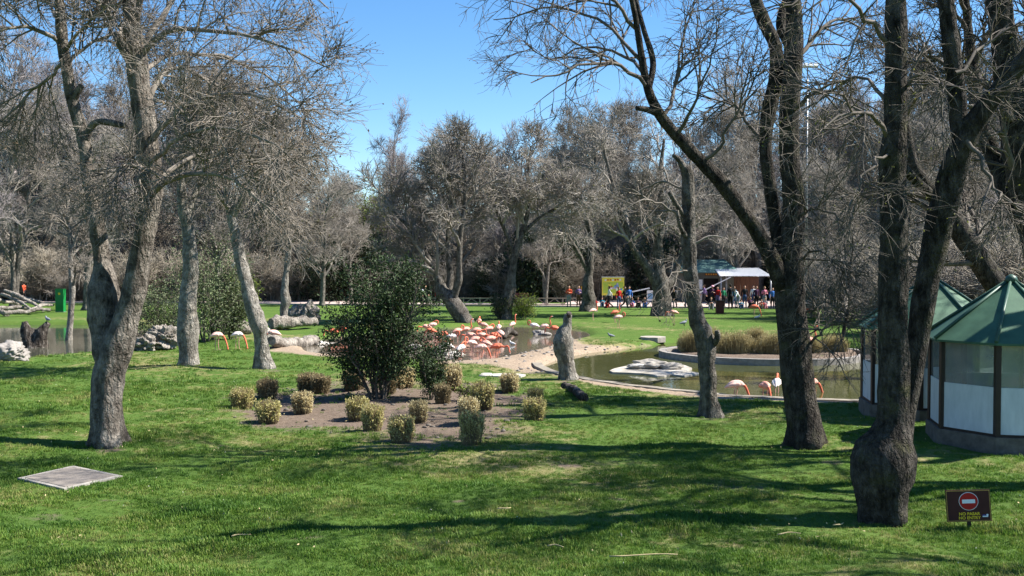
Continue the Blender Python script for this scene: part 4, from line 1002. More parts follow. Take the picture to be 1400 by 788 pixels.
dk = leafy('evergreen_bush', (0, 0, 0), 4.5, 2.2, 10, 4500, .26, 'leaf_dark', 'dark evergreen bush in the shade of the wood', 330, group='dark evergreen bushes in the wood', base=.05, cl=.3)
first = True
for (px, d, s) in ((45, 96, .8), (75, 94, .7), (440, 92, 1.0), (475, 93, 1.1), (510, 95, 1.3), (545, 94, 1.0), (725, 93, 1.2), (748, 95, 1.5), (770, 94, 1.0), (590, 97, .9), (820, 96, 1.1), (860, 95, 1.0), (405, 93, .9), (370, 95, .8), (660, 95, .8), (700, 96, 1.1), (1075, 97, 1.0), (890, 97, 1.2), (1120, 94, .8)):
    o = dk if first else copy_tree(dk); first = False
    q = at(px, 380, d); o.location = (q[0], d, zg(q[0], d)); o.scale = (s, s, s * g.uniform(.8, 1.3)); o.rotation_euler = (0, 0, g.uniform(0, 6))

# clipped bushes in the soil bed
def box_proto(seed, m):
    g = np.random.default_rng(seed); n = 330
    p = g.uniform(-1, 1, (n, 2)); p = p * (1 - .18 * (np.abs(p[:, ::-1]) ** 3)) * .2
    h = .43 * g.uniform(.78, 1.1, n) * (1 - .28 * ((p / .2) ** 2).sum(1) / 2); K = 4; t = np.linspace(0, 1, K)
    P = np.zeros((n, K, 3)); P[:, :, :2] = p[:, None] * (.9 + .16 * t[None, :, None]); P[:, :, 2] = h[:, None] * t
    P[:, 1:, :2] += g.normal(size=(n, K - 1, 2)) * .014; P[:, 0, 2] = -.03
    R = np.full((n, K), .004); R[:, -1] = .0025
    root = empty('clipped_bush', (0, 0, 0), '', 'bush', 'clipped bushes in the soil bed')
    MB().tubes(P, R, 3).build('stems', 'box_stem', root)
    out = (np.abs(p).max(1) > .13) | (g.uniform(size=n) < .25); cand = np.nonzero(out)[0]; i = cand[g.integers(0, len(cand), 2300)]; tt = g.uniform(.05, 1, 2300) ** .6
    k = np.minimum((tt * (K - 1)).astype(int), K - 2); f = (tt * (K - 1) - k)[:, None]
    C = P[i, k] * (1 - f) + P[i, k + 1] * f + g.normal(size=(2300, 3)) * .02; C[:, 2] = np.maximum(C[:, 2], .02)
    MB().leaves(C, .048, .026, 0, .5, g).build('crown', m, root)
    return root
mat('box_stem', (.24, .18, .10), (.12, .09, .05), 8, .9)
bpr = dict(dry=box_proto(501, 'box_dry'), green=box_proto(502, 'box_green'), dark=box_proto(503, 'box_dark'))
first = dict(dry=1, green=1, dark=1)
BOXLAB = dict(dry='clipped square bush of dry yellow foliage in the soil bed', green='clipped square bush of yellow green foliage in the soil bed', dark='clipped square bush of dark brownish foliage in the soil bed')
for (px, py, hp, w, k) in [(331, 559, 28, 28, 'green'), (367, 578, 30, 30, 'green'), (365, 544, 26, 27, 'dark'), (414, 565, 29, 26, 'dry'), (421, 530, 26, 28, 'dark'), (438, 538, 24, 26, 'dark'), (489, 573, 30, 28, 'green'), (509, 589, 35, 27, 'green'),
                           (550, 604, 35, 32, 'green'), (572, 577, 29, 24, 'dry'), (485, 532, 25, 28, 'dark'), (554, 529, 26, 26, 'dry'), (619, 536, 36, 26, 'dry'), (645, 607, 42, 30, 'green'), (640, 578, 34, 26, 'dry'), (660, 559, 36, 28, 'green'),
                           (697, 537, 25, 24, 'dry'), (730, 575, 30, 29, 'green'), (732, 551, 20, 20, 'green'), (530, 538, 24, 24, 'dark'), (605, 552, 26, 22, 'dark'), (543, 531, 22, 24, 'dry')]:
    o = bpr[k] if first[k] else copy_tree(bpr[k]); first[k] = 0
    p = G(px, py); o.location = p; s = p.y / F
    o.scale = (w * s / .42, w * s / .42, hp * s / .42); o.rotation_euler = (g.uniform(-.06, .06), g.uniform(-.06, .06), g.choice([0, 1.57, 3.14, 4.71]) + g.uniform(-.3, .3)); o['label'] = BOXLAB[k]

# reed hedges on the pond island
def reed_proto(seed):
    g = np.random.default_rng(seed); n = 900; root = empty('reed_clump', (0, 0, 0), '', 'reeds', 'clipped dry reeds on the pond island')
    p = g.uniform(-1, 1, (n, 2)) * A((1.0, .55)); h = g.uniform(.5, .88, n) * (1 - .55 * np.abs(p[:, 0]) ** 3); K = 4; t = np.linspace(0, 1, K)
    P = np.zeros((n, K, 3)); P[:, :, :2] = p[:, None] * (.9 + .15 * t[None, :, None]); P[:, :, 2] = h[:, None] * t; P[:, 1:, :2] += g.normal(size=(n, K - 1, 2)) * .03
    P[:, 0, 2] = -.05
    R = np.full((n, K), .008); R[:, -1] = .004
    MB().tubes(P, R, 3).build('stems', 'reed_dry', root)
    C = P[:, 2:].reshape(-1, 3)[g.integers(0, n * 2, 1800)] + g.normal(size=(1800, 3)) * .03
    MB().leaves(C, .14, .025, 0, .8, g).build('crown', 'reed_dry', root)
    return root
rp = reed_proto(601); first = True
for (px, d, sx, sz, lab) in ((946, 40.6, .55, 1.0, 'dry reed hedge at the left end of the pond island'), (1004, 40.0, .85, 1.0, 'dry reed hedge behind the lopped tree on the island'), (1056, 39.6, .6, .95, 'dry reed hedge left of the big dark tree on the island'),
                             (1104, 40.0, .5, .8, 'low dry reed hedge behind the big dark trunk'), (1140, 40.6, .5, .72, 'small dry reed clump near the thin island tree'), (972, 42.3, .5, .95, 'dry reed hedge at the back of the pond island'), (1033, 42.3, .45, .9, 'second dry reed hedge at the back of the pond island')):
    o = rp if first else copy_tree(rp); first = False
    q = at(px, 380, d); o.location = (q[0], d, zg(q[0], d)); o.scale = (sx, 1, sz); o['label'] = lab

# ------------------------------------------------------------------ huts
def hut(c, R, rot, label, z0=.30, ze=2.13, za=3.32):
    z = zg(*c)
    root = empty('octagonal_hut', (c[0], c[1], z), label, 'hut', 'green roofed huts')
    cor = lambda r, k, zz: A((r * math.cos(math.radians(rot + 45 * k)), r * math.sin(math.radians(rot + 45 * k)), zz))
    MB().prism([cor(R + .10, k, 0)[:2] for k in range(8)], -.15, z0, 0).build('plinth', 'plinth_stone', root)
    MB().prism([cor(R - .10, k, 0)[:2] for k in range(8)], z0 - .05, z0 + .02, 0).build('floor', 'hut_floor', root)
    zm = z0 + .95
    for k in range(8):
        a, b = cor(R, k, 0), cor(R, k + 1, 0)
        MB().bar(a + A((0, 0, z0 - .02)), a + A((0, 0, ze)), .10, .10).build('post', 'frame_brown', root)
        u = (b - a) / np.linalg.norm(b - a); a2, b2 = a + u * .05, b - u * .05
        for nm, za_, zb_, m, th in (('panel', z0 + .05, zm, 'panel_pale', .03), ('pane', zm + .004, ze - .07, 'hut_glass', .008)):
            mid = (a2 + b2) / 2; mid[2] = (za_ + zb_) / 2
            q = Matrix.Rotation(math.atan2(u[1], u[0]), 3, 'Z')
            MB().box(mid, (np.linalg.norm(b2 - a2), th, zb_ - za_), q).build(nm, m, root)
        for zz, h in ((z0 + .02, .06), (ze - .03, .08)):
            MB().bar(a2 + A((0, 0, zz)), b2 + A((0, 0, zz)), .06, h).build('rail', 'frame_brown', root)
    Ro = R + .16
    roof = link('roof', None, root)
    for k in range(8):
        a, b, ap = cor(Ro, k, ze - .02), cor(Ro, k + 1, ze - .02), A((0, 0, za))
        lo = A((0, 0, -.04)); V = [a, b, ap, a + lo, b + lo, ap + lo]
        m = MB(); m.add(V, [(0, 1, 2), (3, 5, 4)], 0, False); m.f.setdefault(4, []).append((np.array([(0, 3, 4, 1), (1, 4, 5, 2), (0, 2, 5, 3)]), 0, False))
        m.build('roof_panel', 'roof_green', roof)
        MB().tube([a * 1.01 + A((0, 0, .01)), ap + A((0, 0, .02))], [.035, .03], 6).build('ridge', 'roof_rib', roof)
    MB().tube([(0, 0, za - .06), (0, 0, za + .05), (0, 0, za + .1)], [.14, .1, .02], 10).build('finial', 'roof_rib', roof)
    # a bench of pale boxes inside, seen dimly through the glass
    return root
hut(HUTS[0], 1.52, 10, 'green roofed octagonal hut with pale panels, nearer the small sign')
hut(HUTS[1], 1.56, 14, 'green roofed octagonal hut with pale panels, nearer the pond')

# ------------------------------------------------------------------ the small sign
def text_mesh(body, size, bold=0.0):
    cu = bpy.data.curves.new('lettering', 'FONT'); cu.body = body; cu.size = size; cu.align_x = 'CENTER'; cu.align_y = 'CENTER'; cu.extrude = .0015; cu.offset = bold
    o = bpy.data.objects.new('lettering', cu); COL.objects.link(o)
    bpy.context.view_layer.update()
    me = bpy.data.meshes.new_from_object(o.evaluated_get(bpy.context.evaluated_depsgraph_get()))
    bpy.data.objects.remove(o); bpy.data.curves.remove(cu)
    return me
def lettering(body, size, m, parent, loc, rot, bold=0.):
    me = text_mesh(body, size, bold); me.materials.clear(); me.materials.append(MATS[m])
    o = link('lettering', me, parent, loc); o.rotation_euler = rot; return o
p = G(1326, 722)
sg = empty('small_sign', p, 'small tilted brown no entry sign standing in the grass', 'sign'); sg.rotation_euler = (0, math.radians(-4.5), math.radians(-12))
sw, sh, sc = .57, .435, .285 + .02
MB().box((0, .03, .15), (.05, .03, .44)).build('post', 'frame_brown', sg)
MB().box((0, 0, sc), (sw, .016, sh)).build('board', 'sign_brown', sg)
for (cx, cz, wx, wz) in ((0, sh / 2 - .012, sw - .012, .009), (0, -sh / 2 + .012, sw - .012, .009), (-sw / 2 + .012, 0, .009, sh - .03), (sw / 2 - .012, 0, .009, sh - .03)):
    MB().box((cx, -.0095, sc + cz), (wx, .004, wz)).build('border', 'sign_gold', sg)
def disc(r, y, z, x=0, n=40, th=.003):
    a = np.arange(n) * 2 * math.pi / n; m = MB(); pts = [(x + r * math.cos(t), z + r * math.sin(t)) for t in a]
    V = A([(q[0], y - th, q[1]) for q in pts] + [(q[0], y, q[1]) for q in pts]); j = np.arange(n)
    m.add(V, [list(range(n))], 0, False); m.f.setdefault(4, []).append((np.stack([j, (j + 1) % n, (j + 1) % n + n, j + n], -1), 0, False)); return m
disc(.124, -.0085, sc + .062, .005).build('disc_edge', 'sign_white', sg)
disc(.117, -.012, sc + .062, .005).build('red_disc', 'sign_red', sg)
MB().box((.005, -.0165, sc + .062), (.165, .003, .052)).build('white_bar', 'sign_white', sg)
rx = (math.radians(90), 0, 0)
lettering('NO PASAR', .056, 'sign_yellow', sg, (.005, -.011, sc - .112), rx, .0016)
lettering('NO ENTRY', .056, 'sign_yellow', sg, (.005, -.011, sc - .167), rx, .0016)
em = MB(); em.box((.205, -.0105, sc - .15), (.07, .004, .016)).build('emblem', 'sign_white', sg)
disc(.014, -.0085, sc - .13, .232, 16).build('emblem', 'sign_white', sg)
MB().box((.19, -.0105, sc - .132), (.035, .004, .014)).build('emblem', 'sign_blue', sg)

# ------------------------------------------------------------------ slabs, stump, logs, rocks
SLc = SLAB.mean(0); zs = 0.0
u = SLAB[1] - SLAB[0]; v = SLAB[3] - SLAB[0]
ms = MB(); ms.prism(SLAB - SLc, -.1, .03); slab = ms.build('concrete_slab', 'concrete', loc=(*SLc, zs), label='flat square concrete access cover lying in the lawn', cat='slab')
ins = (SLAB - SLc) * .86
mat('cover', (.22, .19, .165), (.13, .115, .1), 4, .9, .3, 20)
MB().prism(ins, .01, .037).build('cover_plate', 'cover', slab)

p = G(776, 519); D = p.y
q = [(777, 521, 16), (775, 505, 14), (773, 485, 14), (770, 468, 14.5), (771, 455, 12), (775, 446, 8), (776, 437, 7), (777, 430, 6)]
pts, rad = px_limb(D, q)
st = MB().tube(pts - A(p), rad, 18, n=34, bump=barkbump(901, .14, .14)); so_ = st.build('tree_stump', 'bark_pale', loc=p, label='tall standing dead stump with a narrow knotted top', cat='stump')
MB().tube([(pts[-1] - A(p)) + A((0, -.16, -.06)), (pts[-1] - A(p)) + A((.02, -.02, .02))], [.06, .09], 10).build('knot_hole', 'dead_dark', so_)
def log(name, a, b, r, m, label, cat='log', group=None, seed=0, amp=.25, bendz=.0, sides=12, tip=.75, z=None):
    a, b = Vector(a), Vector(b); d = b - a; L_ = d.length
    q = np.linspace(0, 1, 9); pts = A(a)[None] + q[:, None] * A(d)[None]; pts[:, 2] += bendz * np.sin(q * math.pi) + .04 * r / .1 * snoise(q[:, None], 5, seed)
    pts[:, :2] += .25 * r * snoise(np.c_[q, q * 0 + seed], 4, seed)[:, None]
    mid = (a + b) / 2
    o = MB().tube(pts - A(mid), r * np.interp(q, [0, .1, 1], [.8, 1, tip]), sides, n=max(10, int(L_ / .07)), bump=barkbump(seed, amp, amp)).build(name, m, loc=mid, label=label, cat=cat, group=group)
    return o
g_ = lambda px, py, dz=0: G(px, py) + Vector((0, 0, dz))
log('fallen_log', g_(770, 533, .10), g_(800, 549, .09), .14, 'dead_dark', 'short dark rotten log lying beside the standing stump', seed=1)
log('fallen_log', g_(368, 478, .22), g_(428, 472, .25), .30, 'driftwood', 'thick pale fallen log beside the knobbly leaning tree', seed=2, tip=.85)
log('fallen_log', g_(420, 476, .14), g_(470, 474, .12), .16, 'stone_white', 'smooth white log end to end with the thick pale log', seed=3, amp=.08)
log('fallen_log', g_(303, 458, .3), g_(345, 456, .26), .32, 'driftwood', 'grey fallen log behind the feeding flamingo pair', seed=4, amp=.4)
log('fallen_log', g_(372, 452, .35), g_(432, 449, .42), .34, 'driftwood', 'weathered log behind the thin blotchy tree', seed=5, amp=.35)
def rock(name, px, py, size, seed, m, label, cat='rock', amp=.25, sink=.2, group=None):
    p = G(px, py)
    return MB().blob((0, 0, size[2] * (1 - sink)), size, seed, amp * .8, 2.6 if cat == 'root' else 1.8, 5).build(name, m, loc=p, label=label, cat=cat, group=group)
rock('dead_root', 419, 445, (.75, .6, .72), 11, 'driftwood', 'rounded bleached root stump behind the fallen logs', 'root', .3)
rock('dead_root', 226, 477, (.62, .5, .48), 12, 'driftwood', 'gnarled bleached root at the edge of the left pond', 'root', .42)
rock('dead_root', 203, 479, (.5, .4, .3), 13, 'driftwood', 'low bleached root piece against the gnarled one', 'root', .45)
rock('boulder', 18, 492, (.62, .5, .34), 14, 'stone_grey', 'rough grey boulder beside the dark hollow stump', amp=.3)
rock('boulder', 365, 466, (.3, .3, .3), 15, 'stone_pale', 'small pale boulder near the end of the thick log', amp=.2)
rock('boulder', 620, 492, (.5, .35, .18), 16, 'stone_white', 'flat white stone on the near edge of the flamingo pond', amp=.2)
for k, (px, py) in enumerate(((565, 484), (600, 489), (740, 463))):
    rock('boulder', px, py, (.45, .4, .25), 40 + k, 'stone_grey', ['grey stone behind the smaller evergreen shrub', 'grey stone at the near water edge of the flamingo pond', 'low dark stone on the sandy bank tip'][k], amp=.3)
# dark hollow stump in the left pond bank
p = G(45, 486); D = p.y; hs = empty('hollow_stump', p, 'dark hollow forked stump at the edge of the left pond', 'stump')
pts, rad = px_limb(D, [(46, 490, 15), (45, 475, 14), (42, 462, 13), (36, 450, 9), (33, 440, 5)]); MB().tube(pts - A(p), rad, 14, n=20, bump=barkbump(911, .3, .35)).build('stem', 'dead_dark', hs)
pts, rad = px_limb(D, [(48, 488, 14), (50, 472, 12), (55, 458, 10), (61, 448, 7), (66, 442, 4)]); MB().tube(pts - A(p), rad, 14, n=20, bump=barkbump(915, .3, .35)).build('stem', 'dead_dark', hs)
# bleached driftwood heap
for k, (x0, y0, h0, x1, y1, h1, r) in enumerate([(5, 434, .2, 68, 432, .3, .16), (-30, 432, .3, 55, 429, .35, .17), (8, 428, 1.6, 60, 430, .35, .15), (2, 427, 1.3, 45, 431, .3, .12), (-20, 430, .9, 30, 426, .5, .14), (40, 431, .25, 72, 427, .55, .13), (10, 424, 1.1, 66, 425, .4, .13), (-40, 428, .2, 10, 433, .2, .2)]):
    log('driftwood_log', g_(x0, y0, h0), g_(x1, y1, h1), r, 'driftwood', 'bleached driftwood log in the heap on the left bank', 'driftwood', 'bleached driftwood logs heaped on the left bank', 50 + k, .3, .15)
# flat slabs
def slab_(px, py, w, d, h, rz, m, label, z=None, name='stone_slab'):
    p = G(px, py); zz = p.z if z is None else z
    a = np.linspace(0, 2 * math.pi, 9)[:-1]; r = np.random.default_rng(int(px)).uniform(.85, 1.1, 8)
    return MB().prism(np.c_[np.cos(a) * w * .62 * r, np.sin(a) * d * .62 * r], -.12, h).build(name, m, loc=(p.x, p.y, zz), rz=rz, label=label, cat='slab')
slab_(686, 515, 1.3, .7, .06, .1, 'stone_white', 'flat white slab on the lawn beside the tall stump')
slab_(665, 514, .35, .3, .08, .5, 'stone_white', 'small white stone next to the flat white slab')
slab_(893, 464, 1.0, 1.0, .12, .2, 'stone_pale', 'thick pale slab on the far rim of the round pond')
# rock raft in the round pond
p = G(890, 500); q0 = A(gz0(832, 501)); 
raft = [gz0(*t) for t in [(830, 501.5), (872, 492), (905, 489.5), (944, 498), (908, 507.5), (880, 505)]]
c = A(raft).mean(0); rf = empty('stone_raft', (c[0], c[1], ZW_R), 'pale stone platform with rocks lying in the round pond', 'platform')
mat('stone_stained', (.50, .46, .41), (.20, .18, .14), 1.6, .9, .7, 9)
MB().prism(smooth_poly(A(raft) - c, True, 3) * (1 + .03 * np.random.default_rng(8).normal(size=(18, 1))), -.3, .06).build('slab', 'stone_stained', rf)
MB().prism((A(raft) - c) * A((.55, .35)) + A((.75, -1.35)), -.3, .035).build('slab', 'stone_stained', rf)
MB().blob((-.05, .1, .2), (.62, .45, .17), 61, .16, 2.0, 4).build('rock', 'stone_pale', rf)
MB().blob((.65, -.1, .16), (.42, .35, .13), 62, .16, 2.0, 4).build('rock', 'stone_pale', rf)
MB().blob((-.5, -.1, .16), (.36, .3, .11), 63, .16, 2.0, 4).build('rock', 'stone_white', rf)

# ------------------------------------------------------------------ birds and people: overlapping tapered forms fused into one continuous skin
def fuse(parts, voxel, ratio, nslots):
    """parts: (slot, points, radii, (sx, sy)); returns one closed mesh with a material slot per region"""
    mb = MB(); segs = []
    for slot, pts, rad, sc in parts:
        pts, rad = A(pts), A(rad)
        a = pts[0] - (pts[1] - pts[0]) / (np.linalg.norm(pts[1] - pts[0]) + 1e-9) * rad[0] * .6; b = pts[-1] + (pts[-1] - pts[-2]) / (np.linalg.norm(pts[-1] - pts[-2]) + 1e-9) * rad[-1] * .6
        for p, q, r0, r1 in zip(pts[:-1], pts[1:], rad[:-1], rad[1:]): segs.append((p, q, r0, r1, slot, sc))
        if len(pts) > 2:
            K = max(8, len(pts) * 3); pts, rad = resample(pts, rad, K)
        pts = np.concatenate([a[None], pts, b[None]]); rad = np.r_[rad[0] * .45, rad, rad[-1] * .45]
        mb.tube(pts, rad, 12); V = mb.v[-1].reshape(len(pts), 12, 3)
        V[..., 0] = pts[:, None, 0] + (V[..., 0] - pts[:, None, 0]) * sc[0]; V[..., 1] = pts[:, None, 1] + (V[..., 1] - pts[:, None, 1]) * sc[1]
    me0 = mb.mesh('form', ['skin']); o = bpy.data.objects.new('form', me0); COL.objects.link(o)
    r = o.modifiers.new('r', 'REMESH'); r.mode = 'VOXEL'; r.voxel_size = voxel; r.use_smooth_shade = True
    d = o.modifiers.new('d', 'DECIMATE'); d.ratio = ratio
    bpy.context.view_layer.update()
    me = bpy.data.meshes.new_from_object(o.evaluated_get(bpy.context.evaluated_depsgraph_get()))
    bpy.data.objects.remove(o); bpy.data.meshes.remove(me0)
    n = len(me.polygons); C = np.zeros(n * 3); me.polygons.foreach_get('center', C); C = C.reshape(-1, 3)
    best = np.full(n, 1e9); mi = np.zeros(n, int)
    for p, q, r0, r1, slot, sc in segs:
        k = A((1 / sc[0], 1 / sc[1], 1)); ab = (q - p) * k; X_ = (C - p) * k
        t = np.clip(X_ @ ab / (ab @ ab + 1e-12), 0, 1); dd = np.linalg.norm(X_ - t[:, None] * ab, axis=1) - (r0 + (r1 - r0) * t)
        m = dd < best; best[m] = dd[m]; mi[m] = slot
    me.materials.clear()
    for _ in range(nslots): me.materials.append(MATS['skin'])
    me.polygons.foreach_set('material_index', mi.astype(np.int32)); me.polygons.foreach_set('use_smooth', np.ones(n, bool)); me.update()
    return me

def skin(o, mats):
    for k, m in enumerate(mats):
        o.material_slots[k].link = 'OBJECT'; o.material_slots[k].material = MATS[m]

def flamingo_mesh(pose):
    one = (1, 1); P = []
    P.append((0, [(-.36, 0, .575), (-.27, 0, .625), (-.12, 0, .685), (.03, 0, .70), (.14, 0, .70), (.21, 0, .69)], [.018, .06, .115, .13, .115, .07], (1, .9)))
    P.append((0, [(-.33, .05, .60), (-.15, .09, .67), (.08, .09, .70)], [.02, .06, .07], one)); P.append((0, [(-.33, -.05, .60), (-.15, -.09, .67), (.08, -.09, .70)], [.02, .06, .07], one))
    nk = dict(up=[(.19, 0, .69), (.30, 0, .73), (.345, 0, .83), (.315, 0, .97), (.30, 0, 1.10), (.325, 0, 1.21), (.37, 0, 1.235)],
              feed=[(.19, 0, .68), (.29, 0, .63), (.37, 0, .47), (.43, 0, .29), (.47, 0, .13), (.475, 0, .075)],
              curl=[(.19, 0, .69), (.31, 0, .72), (.38, 0, .83), (.35, 0, .95), (.26, 0, .97), (.21, 0, .90), (.22, 0, .84)],
              preen=[(.19, 0, .70), (.30, 0, .78), (.29, 0, .90), (.18, 0, .93), (.08, 0, .88), (.02, 0, .83)],
              low=[(.19, 0, .69), (.33, 0, .66), (.45, 0, .70), (.52, 0, .64), (.54, 0, .52), (.56, 0, .45)])[pose]
    P.append((1, nk, np.linspace(.048, .026, len(nk)), one))
    h, h0 = A(nk[-1]), A(nk[-2]); f = (h - h0) / np.linalg.norm(h - h0); down = dict(up=A((.35, 0, -.9)), feed=A((-.9, 0, -.2)), curl=A((.2, 0, -1)), preen=A((-.5, 0, -.8)), low=A((-.3, 0, -.9)))[pose]
    P.append((1, [h - f * .01, h + f * .04], [.042, .036], one)); b0 = h + f * .06
    P.append((4, [b0, b0 + f * .03 + down * .025], [.027, .024], one)); b1 = b0 + f * .03 + down * .03
    P.append((3, [b1, b1 + down * .05], [.022, .010], one))
    for s in (-1, 1):
        dx = .05 * s
        P.append((0, [(.0, .055 * s, .66), (.015 + dx, .05 * s, .55)], [.05, .024], one))
        P.append((2, [(.015 + dx, .05 * s, .55), (-.02 + dx, .05 * s, .315), (.0 + dx * 1.2, .05 * s, .03)], [.0175, .0165, .0125], one))
        for ty in (-.03, 0, .03): P.append((2, [(.0 + dx * 1.2, .05 * s, .014), (.075 + dx * 1.2, .05 * s + ty, .008)], [.011, .009], one))
    return fuse(P, .0085, .22, 5)
FM = {k: flamingo_mesh(k) for k in ('up', 'feed', 'curl', 'preen', 'low')}
def flamingo(px, py, pose, face, body, label, sc=1.0, water=None, neck='plume_coral', group='flamingos of the park flock'):
    if water is None: p = G(px, py)
    else:
        r = ray(px, py); t = (CAM_H - water) / -r[2]; x, y = r[0] * t, r[1] * t; p = Vector((x, y, zg(x, y)))
        if p.z < water - .32: p.z = water - .32
    o = link('flamingo', FM[pose], None, p, math.radians(face), label=label, cat='flamingo', group=group); o.scale = (sc * .92,) * 3
    skin(o, [body, neck, 'leg_pink', 'beak_black', 'beak_pale']); return o
PL, PW, PK, PC = 'plume_pale', 'plume_white', 'plume_pink', 'plume_coral'
flamingo(297, 479, 'feed', 0, PL, 'pale flamingo feeding in the grass beside the olive bush'); flamingo(325, 478, 'feed', -12, PW, 'whitish flamingo feeding in the grass right beside another pale one')
flamingo(374, 475, 'feed', 200, PL, 'pale flamingo feeding behind the thick pale log')
flamingo(455, 464, 'low', 160, PC, 'coral flamingo standing left behind the tall evergreen shrub', water=ZW_M); flamingo(468, 462, 'preen', 20, PC, 'coral flamingo preening behind the tall evergreen shrub', water=ZW_M)
fl = [(583, 457, 'low', 200, PK, 'pink flamingo at the left end of the flock, neck lowered'), (592, 454, 'preen', 10, PL, 'pale pink flamingo preening at the far side of the flock'), (606, 468, 'feed', -20, PC, 'coral flamingo bending its neck down near the smaller shrub'),
      (618, 472, 'curl', 0, PW, 'white flamingo with curled coral neck in the pond'), (611, 486, 'preen', 180, PW, 'white flamingo preening next to the smaller evergreen shrub'), (631, 489, 'preen', 60, PW, 'white pink flamingo preening at the near water edge'),
      (644, 470, 'low', 180, PK, 'pink flamingo with lowered neck in the thick of the flock'), (650, 476, 'feed', 10, PK, 'pink flamingo feeding in the thick of the flock'), (658, 488, 'feed', -15, PL, 'large pale flamingo feeding at the front of the flock'),
      (680, 487, 'low', -10, PC, 'orange coral flamingo at the front with its neck reaching out'), (661, 454, 'curl', 160, PK, 'pink flamingo with curled neck at the back of the flock'), (669, 460, 'preen', 30, PK, 'pink flamingo preening amid the flock'),
      (682, 457, 'curl', 90, PL, 'pale flamingo seen from behind with a curled neck'), (684, 466, 'feed', 120, PL, 'pale flamingo bending down next to the driftwood in the pond'), (671, 475, 'curl', 20, PK, 'pink flamingo with curled neck in the middle of the flock'),
      (659, 470, 'preen', 200, PK, 'pink flamingo tucked in the middle of the flock'), (637, 461, 'up', 20, PK, 'pink flamingo holding its neck upright in the flock'), (701, 453, 'up', 60, PL, 'small pale flamingo with raised neck at the far bank'),
      (730, 455, 'curl', 180, PW, 'white flamingo with curled neck by the yellow green bush'), (745, 456, 'up', 0, PL, 'pale flamingo with an upright neck near the tall stump'), (758, 459, 'low', 170, PC, 'coral flamingo partly behind the tall stump'),
      (645, 482, 'curl', 210, PL, 'pale flamingo standing in shallow water at the flock front'), (597, 474, 'preen', 340, PK, 'pink flamingo behind the leaves of the smaller shrub'), (652, 462, 'low', 10, PK, 'pink flamingo stretching its neck at the back of the flock'), (664, 482, 'preen', 150, PK, 'pink flamingo preening near the front of the flock'),
      (676, 470, 'low', 190, PC, 'coral flamingo with lowered neck in the right half of the flock'), (626, 463, 'curl', 30, PK, 'pink flamingo with curled neck left of the dense flock'), (589, 463, 'feed', 190, PC, 'coral flamingo feeding at the left end of the flock'), (655, 448, 'preen', 80, PK, 'pink flamingo preening closest to the leaning pond tree')]
for (px, py, po, fa, bo, la) in fl: flamingo(px, py, po, fa, bo, la, .98, ZW_M)
flamingo(811, 438, 'up', 30, PL, 'pale flamingo with raised neck on the far lawn'); flamingo(841, 441, 'up', 20, PC, 'coral flamingo walking on the far lawn'); flamingo(846, 449, 'curl', 0, PL, 'pale flamingo in front of a coral one on the far lawn')
flamingo(1006, 541, 'feed', 0, PL, 'pale flamingo feeding at the rim of the round pond', .95, ZW_R + .15); flamingo(1046, 541, 'feed', -80, PK, 'flamingo facing forward with its coral neck down at the pond rim', .95, ZW_R + .15)
flamingo(1062, 537, 'preen', 70, PW, 'white flamingo preening beside the big dark trunk', 1.0, ZW_R); flamingo(1108, 537, 'feed', 10, PK, 'pink flamingo mostly hidden behind the big dark trunk', 1.0, ZW_R); flamingo(1104, 497, 'up', 0, PK, 'flamingo showing its raised head beside the big dark trunk', 1.0, ZW_R)
flamingo(1031, 433, 'feed', -5, PC, 'orange flamingo feeding on the lawn before the kiosk crowd', 1.1); flamingo(1096, 436, 'low', 0, PC, 'coral flamingo behind bare twigs on the far lawn'); flamingo(1106, 434, 'preen', 180, PC, 'coral flamingo preening behind bare twigs on the far lawn')
flamingo(921, 441, 'low', 180, PK, 'dull pink flamingo on the lawn left of the lopped tree')

def pigeon_mesh():
    P = [(0, [(-.17, 0, .10), (-.08, 0, .115), (0, 0, .13), (.07, 0, .15)], [.018, .045, .058, .045], (1, .9)), (0, [(.07, 0, .16), (.10, 0, .21), (.105, 0, .225)], [.034, .028, .03], (1, 1)), (1, [(.13, 0, .222), (.155, 0, .217)], [.010, .006], (1, 1))]
    for s in (-1, 1): P += [(1, [(.01, .025 * s, .09), (.015, .025 * s, .01), (.05, .025 * s, .008)], [.009, .008, .007], (1, 1))]
    return fuse(P, .006, .3, 2)
PM = pigeon_mesh()
for (px, py, fa, m, sc, lab, dz) in [(835, 463, 180, 'pigeon_grey', 1.15, 'blue grey pigeon standing on the sandy pond bank', 0), (1036, 437, 0, 'gull_white', 1.3, 'white bird sitting on the lawn before the kiosk crowd', 0), (935, 446, 20, 'pigeon_grey', 1.6, 'grey duck on the lawn behind the lopped tree', 0),
                                 (700, 478, 150, 'gull_white', 1.1, 'small white bird standing in the flamingo pond', 0), (128, 441, 0, 'gull_white', 1.5, 'white bird on the far bank of the left pond', 0)]:
    p = G(px, py); o = link('bird', PM, None, p, math.radians(fa), label=lab, cat='bird'); o.scale = (sc,) * 3; skin(o, [m, 'shoe'])
    if p.z < -.1: o.location.z = ZW_M - .06
for (px, py, lab) in ((61.5, 441, 'pigeon perched on the right fork of the hollow stump'),):
    q = at(65, 441, G(45, 486).y); o = link('bird', PM, None, q, 2.6, label=lab, cat='bird'); o.scale = (1.25,) * 3; skin(o, ['pigeon_grey', 'shoe'])

